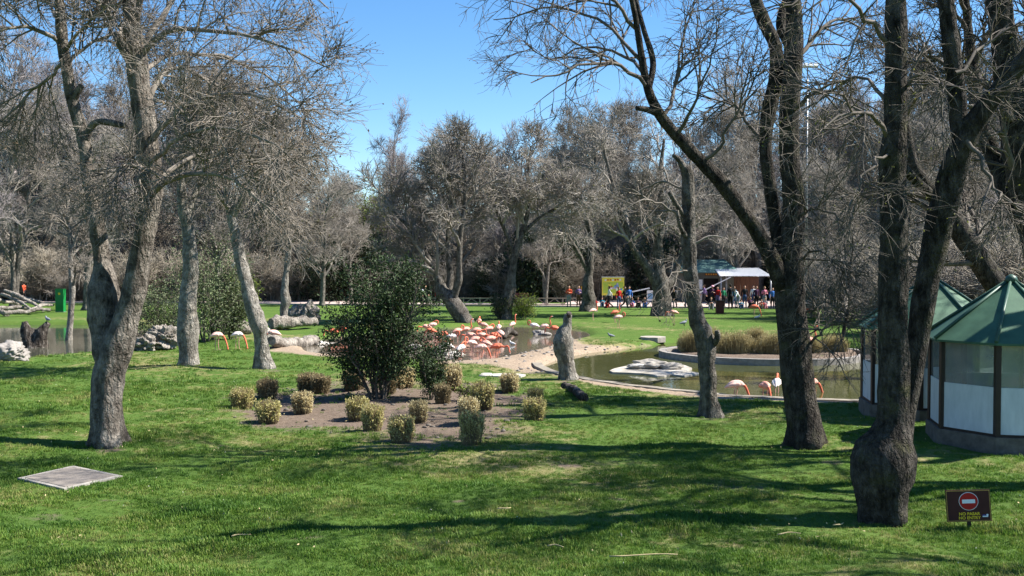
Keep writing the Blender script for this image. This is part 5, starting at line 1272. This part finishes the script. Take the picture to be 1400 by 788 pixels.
def person_mesh(pose):
    one = (1, 1); P = []
    V3 = lambda *a: A(a)
    hip = .90; lean = A((0, 0, 0))
    J = dict(stand=dict(kn=[(-.10, .02, .48), (.10, .02, .48)], an=[(-.11, 0, .07), (.12, .02, .07)], el=[(-.25, -.02, 1.13), (.25, -.02, 1.13)], wr=[(-.24, .06, .89), (.24, .06, .89)]),
             hold=dict(kn=[(-.10, .02, .48), (.11, .04, .48)], an=[(-.12, 0, .07), (.13, -.02, .07)], el=[(-.26, -.02, 1.13), (.26, .0, 1.14)], wr=[(-.10, .22, 1.17), (.12, .24, 1.22)]),
             walk=dict(kn=[(-.09, .16, .50), (.09, .02, .47)], an=[(-.09, .26, .09), (.09, -.30, .13)], el=[(-.24, -.16, 1.15), (.24, .08, 1.12)], wr=[(-.22, -.18, .91), (.21, .24, .95)]),
             sit=dict(kn=[(-.13, .36, .50), (.14, .38, .47)], an=[(-.13, .46, .08), (.15, .50, .08)], el=[(-.25, .12, .50), (.25, .12, .50)], wr=[(-.12, .33, .54), (.12, .35, .52)]),
             bend=dict(kn=[(-.11, .08, .47), (.11, .08, .47)], an=[(-.12, -.02, .07), (.12, -.02, .07)], el=[(-.22, .44, .95), (.22, .44, .95)], wr=[(-.14, .58, .76), (.14, .58, .76)]))[pose]
    if pose == 'sit': H, up = A((0, 0, .14)), A((0, .10, .995))
    elif pose == 'bend': H, up = A((0, -.08, .88)), A((0, .62, .78))
    else: H, up = A((0, 0, .90)), A((0, .02, 1.0))
    T = lambda h: H + up * h
    P.append((1, [T(-.04), T(.07)], [.118, .115], (1.28, 1)))
    P.append((0, [T(.06), T(.16), T(.28), T(.42), T(.50), T(.55)], [.105, .10, .108, .118, .10, .06], (1.32, .95)))
    P.append((2, [T(.54), T(.62)], [.052, .048], one))
    hc = T(.715) + A((0, .02, 0))
    P.append((2, [hc - up * .065 + A((0, .012, 0)), hc - up * .01, hc + up * .05], [.062, .078, .080], (.92, 1.08)))
    P.append((3, [hc + up * .0 - A((0, .045, 0)), hc + up * .06 - A((0, .02, 0)), hc + up * .085], [.074, .08, .07], (.98, 1.1)))
    P.append((2, [hc + A((0, .088, -.005)), hc + A((0, .108, -.02))], [.012, .014], one))
    for s in (-1, 1):
        P.append((2, [hc + A((s * .078, 0, -.02)), hc + A((s * .082, 0, .015))], [.013, .014], one)); P.append((3, [hc + A((s * .03, .080, .008)), hc + A((s * .034, .081, .008))], [.011, .011], one))
    P.append((5, [hc + A((-.02, .083, -.052)), hc + A((.02, .083, -.052))], [.008, .008], one))
    for k, s in enumerate((-1, 1)):
        sh = T(.48) + A((s * .165, 0, 0)); el, wr = A(J['el'][k]), A(J['wr'][k])
        P.append((0, [sh - A((s * .05, 0, -.01)), sh, (sh + el) / 2, el, (el + wr) / 2, wr], [.06, .058, .05, .043, .038, .031], one))
        f = (wr - el) / np.linalg.norm(wr - el); pl = wr + f * .085; side = A((s * -.3, .95, 0)); side -= (side @ f) * f; side /= np.linalg.norm(side)
        P.append((2, [wr, wr + f * .04, pl], [.028, .034, .034], one))
        for i, (o_, l_) in enumerate(((-.030, .065), (-.010, .078), (.010, .073), (.029, .055))):
            b_ = pl + side * o_; P.append((2, [b_, b_ + f * l_ * .6, b_ + f * l_ + A((0, .0, -.004)) + side * o_ * .35], [.0105, .010, .009], one))
        P.append((2, [wr + f * .03 + side * .03, wr + f * .065 + side * .062, wr + f * .095 + side * .07], [.013, .012, .010], one))
        hp = H + A((s * .088, 0, -.02)); kn, an = A(J['kn'][k]), A(J['an'][k])
        P.append((1, [hp, (hp + kn) / 2, kn, (kn + an) / 2 - A((0, .015, 0)), an + A((0, 0, .03))], [.095, .083, .062, .056, .042], one))
        P.append((4, [an + A((0, -.045, -.025)), an + A((0, .05, -.03)), an + A((s * .02, .17, -.042))], [.043, .042, .030], one))
    return fuse(P, .0095, .10, 6)
HM = {k: person_mesh(k) for k in ('stand', 'hold', 'walk', 'sit', 'bend')}
def person(px, py, pose, face, top, legs, label, sc=1.0, hair='hair_dark', z=ZP, d=None, hat=None, bag=None):
    r = ray(px, py); t = (CAM_H - z) / -r[2]
    x, y = (r[0] * t, r[1] * t) if d is None else (at(px, 380, d)[0], d)
    o = link('person', HM[pose], None, (x, y, z), math.radians(face), label=label, cat='person'); o.scale = (sc,) * 3
    skin(o, [top, legs, 'skin', hair, 'shoe', 'cloth_red'])
    if bag: MB().blob((0, -.2, 1.22), (.15, .10, .21), 5, .06, 1.5, 3).build('backpack', bag, o)
    if hat: MB().tube([(0, .04, 1.655), (0, .04, 1.67), (0, .03, 1.74), (0, .03, 1.77)], [.17, .13, .11, .05], 12).build('hat', hat, o)
    return o
ppl = [(778, 420, 'hold', 170, 'cloth_orange', 'cloth_grey', 'person in orange top and grey trousers standing at the fence', 1.0, 'hair_brown', dict(bag='cloth_red')),
       (791, 420, 'hold', 190, 'cloth_purple', 'cloth_brown', 'person in lilac shirt and brown shorts next to the orange top', 1.0, 'hair_dark', {}),
       (803.5, 420, 'stand', 160, 'cloth_dark', 'cloth_beige', 'person in dark jacket and beige trousers by the small yellow sign', .92, 'hair_fair', {}),
       (833, 422, 'walk', 90, 'cloth_white', 'cloth_dark', 'person in white shirt and dark trousers before the yellow board', 1.0, 'hair_dark', {}),
       (846, 422.5, 'stand', 200, 'cloth_red', 'cloth_jeans', 'person in red jacket and jeans before the yellow board', .97, 'hair_dark', {}),
       (853.5, 422, 'walk', -100, 'cloth_black', 'cloth_dark', 'person in black clothes striding past the yellow board', 1.0, 'hair_brown', {}),
       (823, 420, 'sit', 180, 'cloth_teal', 'cloth_jeans', 'seated child in teal top left of the white shirt', .8, 'hair_brown', {}), (814, 420, 'sit', 150, 'cloth_red', 'cloth_dark', 'seated child in red top near the swollen-footed tree', .75, 'hair_dark', {}),
       (829, 421.5, 'sit', 200, 'cloth_red', 'cloth_red', 'seated child in all red clothes before the yellow board', .7, 'hair_dark', {}), (865, 421, 'sit', 160, 'cloth_blue', 'cloth_pink', 'seated child in blue top by the white barrier', .78, 'hair_brown', {}),
       (871.5, 421.5, 'sit', 190, 'cloth_plum', 'cloth_dark', 'seated person in plum top by the white barrier', .9, 'hair_dark', {}), (881, 421.5, 'sit', 180, 'cloth_dark', 'cloth_blue', 'seated person in dark top and blue trousers before the information panel', .9, 'hair_dark', {}),
       (923, 422, 'bend', 150, 'cloth_black', 'cloth_dark', 'person in black bending beside the stout old tree', 1.0, 'hair_brown', dict(bag='cloth_grey')), (939, 422, 'stand', 170, 'cloth_beige', 'cloth_jeans', 'person in beige top and jeans left of the lopped tree', .95, 'hair_brown', {}),
       (974, 420, 'hold', 180, 'cloth_plum', 'cloth_dark', 'person in plum top with a pink hat by the kiosk', 1.0, 'hair_dark', dict(hat='hat_pink')), (981, 420, 'stand', 160, 'cloth_red', 'cloth_purple', 'person in red top behind the brown bin', .95, 'hair_dark', {}),
       (989, 419.5, 'stand', 190, 'cloth_green', 'cloth_dark', 'person in green top behind the brown bin', .9, 'hair_brown', {}), (972, 424, 'sit', 170, 'cloth_dark', 'cloth_grey', 'seated person in dark top left of the brown bin', 1.0, 'hair_fair', {}),
       (998.5, 422.5, 'stand', 10, 'cloth_black', 'cloth_black', 'large person all in black seen from behind by the bin', 1.1, 'hair_dark', {}), (1009, 421.5, 'bend', 120, 'cloth_white', 'cloth_grey', 'person in white top bending among the kiosk crowd', 1.0, 'hair_dark', {}),
       (1018, 421, 'stand', 175, 'cloth_dark', 'cloth_jeans', 'person in dark top and jeans under the white canopy edge', 1.02, 'hair_brown', {}), (1025, 422, 'sit', 200, 'cloth_plum', 'cloth_dark', 'seated person in plum top behind the orange flamingo', .95, 'hair_dark', {}),
       (1034, 421, 'stand', 190, 'cloth_plum', 'cloth_black', 'person in dark plum top under the white canopy', 1.0, 'hair_dark', {}), (1041, 423, 'sit', 160, 'cloth_red', 'cloth_beige', 'seated child in red top right of the orange flamingo', .8, 'hair_brown', {}),
       (1047, 423, 'sit', 140, 'cloth_grey', 'cloth_pink', 'seated person in grey top and pink trousers at the path edge', .9, 'hair_fair', {}), (1056, 422.5, 'stand', 180, 'cloth_blue', 'cloth_dark', 'person in bright blue jacket at the canopy corner', .95, 'hair_dark', {}),
       (1013, 423, 'sit', 180, 'cloth_teal', 'cloth_jeans', 'seated child in teal top in the kiosk crowd', .75, 'hair_dark', {}), (963, 418, 'walk', 80, 'cloth_purple', 'cloth_dark', 'person in lilac top walking past the kiosk door', 1.0, 'hair_brown', {}),
       (1177, 421.5, 'stand', 150, 'cloth_blue', 'cloth_jeans', 'person in blue top and jeans right of the big dark trunk', 1.05, 'hair_dark', {}), (1186, 421.5, 'walk', 120, 'cloth_grey', 'cloth_jeans', 'person in grey top and jeans walking right of the big dark trunk', 1.05, 'hair_brown', {}),
       (573, 419, 'walk', 90, 'cloth_black', 'cloth_dark', 'person in black walking on the path behind the tall shrub', 1.0, 'hair_dark', {}), (581, 419, 'walk', -80, 'cloth_dark', 'cloth_black', 'person in dark clothes with a white bag behind the tall shrub', 1.0, 'hair_brown', dict(bag='cloth_white')),
       (599, 419, 'stand', 160, 'cloth_red', 'cloth_dark', 'person in red jacket left of the leaning pond tree', .95, 'hair_dark', {}), (1003.5, 420.5, 'hold', 200, 'cloth_teal', 'cloth_jeans', 'person in teal top holding something under the canopy', .98, 'hair_brown', {}), (1030, 420, 'stand', 150, 'cloth_white', 'cloth_jeans', 'person in white top and jeans under the canopy', 1.0, 'hair_dark', {}),
       (1045, 420.5, 'hold', 190, 'cloth_pink', 'cloth_grey', 'person in pink top beside the bright blue jacket', .97, 'hair_fair', {}), (1062, 421, 'stand', 170, 'cloth_orange', 'cloth_jeans', 'person in orange top right of the canopy', .95, 'hair_brown', {}),
       (951, 421, 'stand', 150, 'cloth_blue', 'cloth_dark', 'person in blue top beside the kiosk wall', .97, 'hair_dark', {}), (985, 423.5, 'sit', 160, 'cloth_orange', 'cloth_jeans', 'seated child in orange top beside the brown bin', .8, 'hair_brown', {}),
       (897, 422, 'stand', 120, 'cloth_pink', 'cloth_jeans', 'person in pink top half behind the stout old tree', .95, 'hair_brown', {}), (860, 421, 'stand', 190, 'cloth_blue', 'cloth_grey', 'person in blue top right of the yellow board', .98, 'hair_dark', {}),
       (1193, 421.5, 'stand', 190, 'cloth_white', 'cloth_dark', 'person in white top next to the walker in jeans', 1.0, 'hair_dark', {}),
       (33, 413, 'walk', 70, 'cloth_orange', 'cloth_dark', 'person in orange top walking behind the driftwood', 1.05, 'hair_dark', {})]
for (px, py, po, fa, to, le, la, sc, ha, kw) in ppl: person(px, py, po, fa, to, le, la, sc, ha, **kw)

# ------------------------------------------------------------------ things along the walk
def X_at(px, d): return at(px, 380, d)[0]
# low timber fence with crossed braces: rails, posts and braces
fy = 82.6; xa, xb = X_at(520, fy), X_at(815, fy); nb = 13; bw = (xb - xa) / nb
fe = empty('timber_fence', (xa, fy, 0), 'low timber fence with zigzag braces along the walk', 'fence')
for k in range(nb + 1): MB().box((k * bw, 0, .36), (.10, .10, .80)).build('post', 'wood_rail', fe)
for k in range(nb):
    for zz in (.70, .16): MB().box(((k + .5) * bw, -.002, zz), (bw - .104, .07, .085)).build('rail', 'wood_rail', fe)
    MB().bar(((k + .06) * bw, .0, .21), ((k + .48) * bw, .0, .65), .05, .06).build('brace', 'wood_rail', fe); MB().bar(((k + .52) * bw, .0, .65), ((k + .94) * bw, .0, .21), .05, .06).build('brace', 'wood_rail', fe)
# benches
for px, lab in ((699, 'red brown bench behind the timber fence'), (715, 'second red brown bench behind the timber fence')):
    be = empty('park_bench', (X_at(px, 85.5), 85.5, ZP), lab, 'bench', 'red brown benches behind the fence')
    for k in range(3): MB().box((0, .1 + .13 * k, .45), (1.0, .11, .04)).build('slat', 'red_brown', be); MB().box((0, .46 + .02 * k, .60 + .14 * k), (1.0, .03, .11)).build('slat', 'red_brown', be)
    for s in (-.42, .42): MB().box((s, .25, .21), (.06, .40, .425)).build('leg', 'frame_brown', be); MB().bar((s, .46, .4), (s, .53, .95), .05, .05).build('support', 'frame_brown', be)
# yellow picture board
d = 84.0; x0, x1 = X_at(823, d), X_at(853.5, d); wv = x1 - x0; zt, zb = at(838, 379.5, d)[2], at(838, 404, d)[2]
bo = empty('picture_board', ((x0 + x1) / 2, d, ZP), 'yellow and green picture board on posts behind the visitors', 'board')
hh = zt - zb; zc = (zt + zb) / 2 - ZP
MB().box((0, 0, zc), (wv, .05, hh)).build('panel', 'poster_yellow', bo); MB().box((0, -.028, zc - .12), (wv * .9, .006, hh * .62)).build('picture', 'poster_green', bo)
for s in (-1, 1): MB().box((s * (wv / 2 - .06), .06, (zb - ZP) / 2 + .1), (.08, .06, zb - ZP + .25)).build('post', 'wood_rail', bo)
MB().box((0, .0, zc + hh / 2 + .03), (wv + .06, .09, .05)).build('cap', 'white_paint', bo)
gg = np.random.default_rng(3)
for k in range(7):      # heading: a row of unreadable strokes
    MB().box((-wv * .34 + k * wv * .11, -.028, zc + hh * .36 + gg.uniform(-.02, .02)), (wv * .07, .006, .13 + gg.uniform(-.02, .04)), Matrix.Rotation(gg.uniform(-.3, .3), 3, 'Y')).build('stroke', 'poster_red' if k % 3 else 'white_paint', bo)
for k in range(11):
    m = MB().blob((gg.uniform(-.38, .38) * wv, -.034, zc - .12 + gg.uniform(-.26, .24) * hh), (gg.uniform(.08, .2), .004, gg.uniform(.06, .15)), 70 + k, .2, 2, 2); m.build('patch', ['poster_blue', 'poster_lilac', 'white_paint', 'poster_yellow', 'poster_red'][k % 5], bo)
# small orange sign on a pole
d = 83.3; sp_ = empty('pole_sign', (X_at(801, d), d, ZP), 'small orange yellow sign on a pole left of the picture board', 'sign')
MB().tube([(0, .03, -.1), (0, .03, at(800, 391, d)[2] - ZP)], [.035, .035], 8).build('pole', 'wood_rail', sp_); MB().box((0, -.01, at(800, 394.5, d)[2] - ZP), (.85, .04, .36)).build('board', 'orange_sign', sp_)
for k in range(2): MB().box((0, -.034, at(800, 394.5, d)[2] - ZP + .08 - .15 * k), (.6, .006, .05)).build('stroke', 'sign_yellow', sp_)
# information panel and barrier arm
d = 83.0; ip = empty('information_panel', (X_at(889, d), d, ZP), 'white and blue information panel beside the stout old tree', 'panel')
zt = at(889, 397.5, d)[2] - ZP; MB().box((0, 0, zt - .42), (.55, .05, .85)).build('board', 'white_paint', ip); MB().box((0, -.028, zt - .5), (.42, .006, .5)).build('picture', 'poster_blue', ip)
for s in (-.2, .2): MB().box((s, .05, (zt - .85) / 2), (.05, .05, zt - .7)).build('post', 'metal_grey', ip)
bb = empty('barrier_arm', (X_at(860, 84.2), 84.2, ZP), 'white barrier arm slanting behind the seated children', 'barrier')
MB().box((-.0, 0, .5), (.22, .22, 1.05)).build('post', 'metal_grey', bb); MB().bar((-.3, -.14, .98), (1.75, -.14, 1.42), .06, .10).build('arm', 'white_paint', bb)
MB().box((1.7, -.05, .68), (.06, .06, 1.4)).build('rest', 'metal_grey', bb)
b2 = empty('barrier_arm', (X_at(958, 85.5), 85.5, ZP), 'long white barrier arm slanting up before the kiosk', 'barrier')
MB().box((0, 0, .55), (.2, .2, 1.1)).build('post', 'metal_grey', b2); MB().bar((-.2, -.13, .95), (2.6, -.13, 2.35), .05, .08).build('arm', 'white_paint', b2)
# kiosk with green roof
d0, d1 = 90.0, 95.0; xa, xb = X_at(926, d0), X_at(1003, d0); cx_ = (xa + xb) / 2; w_ = xb - xa
ki = empty('kiosk', (cx_, (d0 + d1) / 2, ZP), 'dark green walled kiosk with teal roof behind the crowd', 'kiosk'); hd = (d1 - d0) / 2; hw = w_ / 2; zw = 2.75
dx0, dx1 = X_at(962, d0) - cx_, X_at(982, d0) - cx_
MB().box(((-hw + dx0) / 2, -hd, zw / 2), (dx0 + hw, .12, zw)).build('wall', 'kiosk_wall', ki); MB().box(((hw + dx1) / 2, -hd, zw / 2), (hw - dx1, .12, zw)).build('wall', 'kiosk_wall', ki)
MB().box(((dx0 + dx1) / 2, -hd, zw - .3), (dx1 - dx0 - .004, .12, .6)).build('lintel', 'kiosk_wall', ki)
MB().box((0, hd, zw / 2), (w_, .12, zw)).build('wall', 'kiosk_wall', ki)
for s in (-1, 1): MB().box((s * (hw - .06), 0, zw / 2), (.12, d1 - d0 - .13, zw)).build('wall', 'kiosk_wall', ki)
MB().box(((dx0 + dx1) / 2, -hd + .5, (zw - .6) / 2), (dx1 - dx0 + .4, .1, zw - .62)).build('doorway_shade', 'kiosk_shade', ki)  # near-black sheet behind the door opening, painting in the dark of the interior
MB().box(((dx0 + dx1) / 2, -hd - .09, zw - .22), (1.15, .04, .26)).build('name_board', 'kiosk_wood', ki)
for k in range(5): MB().box(((dx0 + dx1) / 2 - .44 + k * .22, -hd - .113, zw - .22), (.14, .006, .12)).build('stroke', 'orange_sign', ki)
MB().box((dx0 - .28, -hd - .075, 1.6), (.32, .03, .9)).build('poster', 'white_paint', ki)
rz_ = zw + 1.05; e = .5
for s in (-1, 1):
    V = A([(-hw - e, s * (hd + e), zw - .1), (hw + e, s * (hd + e), zw - .1), (hw - .3, 0, rz_), (-hw + .3, 0, rz_)]); V = np.concatenate([V, V + A((0, 0, .09))])
    MB().add(V, [(0, 1, 2, 3), (4, 7, 6, 5), (0, 4, 5, 1), (1, 5, 6, 2), (2, 6, 7, 3), (3, 7, 4, 0)], 0, False).build('roof', 'roof_teal', ki)
    V = A([(s * (hw + e), -hd - e, zw - .1), (s * (hw + e), hd + e, zw - .1), (s * (hw - .3), 0, rz_)]); V = np.concatenate([V, V + A((0, 0, .09))])
    m = MB().add(V, [(0, 1, 2), (3, 5, 4)], 0, False); m.f.setdefault(4, []).append((np.array([(0, 3, 4, 1), (1, 4, 5, 2), (2, 5, 3, 0)]), 0, False)); m.build('roof', 'roof_teal', ki)
# white corrugated canopy
d0, d1 = 86.2, 91.0; xa, xb = X_at(984, d0), X_at(1056, d0); cx_ = (xa + xb) / 2; hw = (xb - xa) / 2
ca = empty('canopy', (cx_, d0, ZP), 'white corrugated canopy on posts beside the kiosk', 'canopy')
n = 73; xsx = np.linspace(-hw, hw, n); zz = .03 * np.where(np.arange(n) % 2, 1, -1); zf, zbk = at(1020, 377.5, d0)[2] - ZP, at(1020, 366.5, d1)[2] - ZP
V = np.concatenate([np.c_[xsx, np.zeros(n), zf + zz], np.c_[xsx + .3 * (1 - xsx / hw) * .8, np.full(n, d1 - d0), zbk + zz]]); V2 = V - A((0, 0, .02)); j = np.arange(n - 1)
MB().add(np.concatenate([V, V2]), np.concatenate([np.stack([j, j + 1, j + 1 + n, j + n], -1), np.stack([j + 2 * n, j + 3 * n, j + 1 + 3 * n, j + 1 + 2 * n], -1), np.stack([j, j + 2 * n, j + 1 + 2 * n, j + 1], -1)]), 0, False).build('roof', 'white_paint', ca)
for (x, y, h) in ((-hw + .15, .15, zf), (hw - .1, .15, zf), (-hw + .9, 1.4, zf), (hw - .1, d1 - d0 - .1, zbk), (-hw + 1.0, d1 - d0 - .1, zbk)): MB().tube([(x, y, -.1), (x, y, h - .03)], [.07, .07], 8).build('post', 'metal_grey', ca)
for k in range(9): MB().box((hw * .15 + (k - 4) * .42, d1 - d0 - .35, 1.15), (.40, .05, 2.3)).build('board', 'kiosk_wood', ca)
# bin
p = G(984, 429); bi = empty('litter_bin', p, 'square red brown litter bin at the edge of the far lawn', 'bin')
MB().box((0, 0, .45), (.52, .5, .9)).build('body', 'red_brown', bi); MB().box((0, 0, .935), (.58, .56, .06)).build('lid', 'frame_brown', bi)
for s in (-1, 1): MB().box((s * .18, -.256, .45), (.03, .012, .82)).build('slat', 'frame_brown', bi)
# green stand on the far left bank
p = G(83, 427); gs = empty('green_stand', p, 'tall green dispenser stand with a yellow mark at the left pond', 'stand')
MB().box((0, 0, .86), (.60, .42, 1.66)).build('body', 'green_paint', gs); MB().box((0, 0, 1.71), (.64, .46, .05)).build('top', 'green_paint', gs); disc(.09, -.212, 1.38, 0, 18, .01).build('emblem', 'yellow_paint', gs); MB().box((0, 0, .0), (.66, .5, .08)).build('base', 'metal_grey', gs)
# lamp with white globe, floodlight mast
d = 58; lp = empty('globe_lamp', (X_at(322, d), d, zg(X_at(322, d), d)), 'white globe lamp showing above the olive bushes', 'lamp'); zl = at(322, 364, d)[2]
MB().tube([(0, 0, -.1), (0, 0, .3), (0, 0, zl - .15)], [.08, .05, .04], 10).build('post', 'frame_brown', lp); MB().blob((0, 0, zl), (.22, .22, .22), 1, 0, 1, 3).build('globe', 'lamp_globe', lp)
d = 78; fm = empty('floodlight_mast', (X_at(1102, d), d, 0), 'tall thin grey mast with floodlights behind the big dark tree', 'mast'); zl = at(1102, 92, d)[2]
MB().tube([(0, 0, -.1), (0, 0, zl)], [.11, .05], 10).build('pole', 'metal_grey', fm); MB().box((0, 0, zl), (1.6, .1, .1)).build('cross_arm', 'metal_grey', fm)
for k in range(4): MB().box((-.62 + k * .41, -.12, zl + .14), (.3, .22, .26), Matrix.Rotation(-.4, 3, 'X')).build('floodlight', 'white_paint', fm)
# driftwood in the flamingo pond
for k, (x0, y0, x1, y1) in enumerate(((684, 470, 704, 466), (690, 468, 698, 460))):
    log('pond_branch', G(x0, y0) + Vector((0, 0, .35)), G(x1, y1) + Vector((0, 0, .4)), .16 - .04 * k, 'dead_dark', ['dark rotten branch lying in the flamingo pond', 'short dark snag sticking up in the flamingo pond'][k], 'branch', None, 80 + k, .4, .1)

# loose pebbles and clods on the bare banks and in the soil bed
g = np.random.default_rng(88); peb = MB()
lo, hi = SAND.min(0), SAND.max(0); P = g.uniform(lo, hi, (1500, 2)); P = P[inpoly(P, SAND)][:260]
lo, hi = BED.min(0), BED.max(0); Q = g.uniform(lo, hi, (1200, 2)); Q = Q[inpoly(Q, BED)][:320]
bm = bmesh.new(); bmesh.ops.create_icosphere(bm, subdivisions=1, radius=1); IV = A([v.co[:] for v in bm.verts]); IF = np.array([[v.index for v in f.verts] for f in bm.faces]); bm.free()
for mi, PP in ((0, P), (1, Q)):
    zz = height(PP)
    for (x, y), z in zip(PP, zz):
        r = .018 + .05 * g.uniform() ** 3
        peb.add(IV * (1 + .25 * g.normal(size=(len(IV), 1))) * r * A((1.3, 1, .6)) + A((x, y, z + r * .3)), IF, mi)
peb.build('pebbles', ['stone_grey', 'plinth_stone'], label='loose pebbles and dry bits on the bare banks and bed', cat='pebbles', kind='stuff')
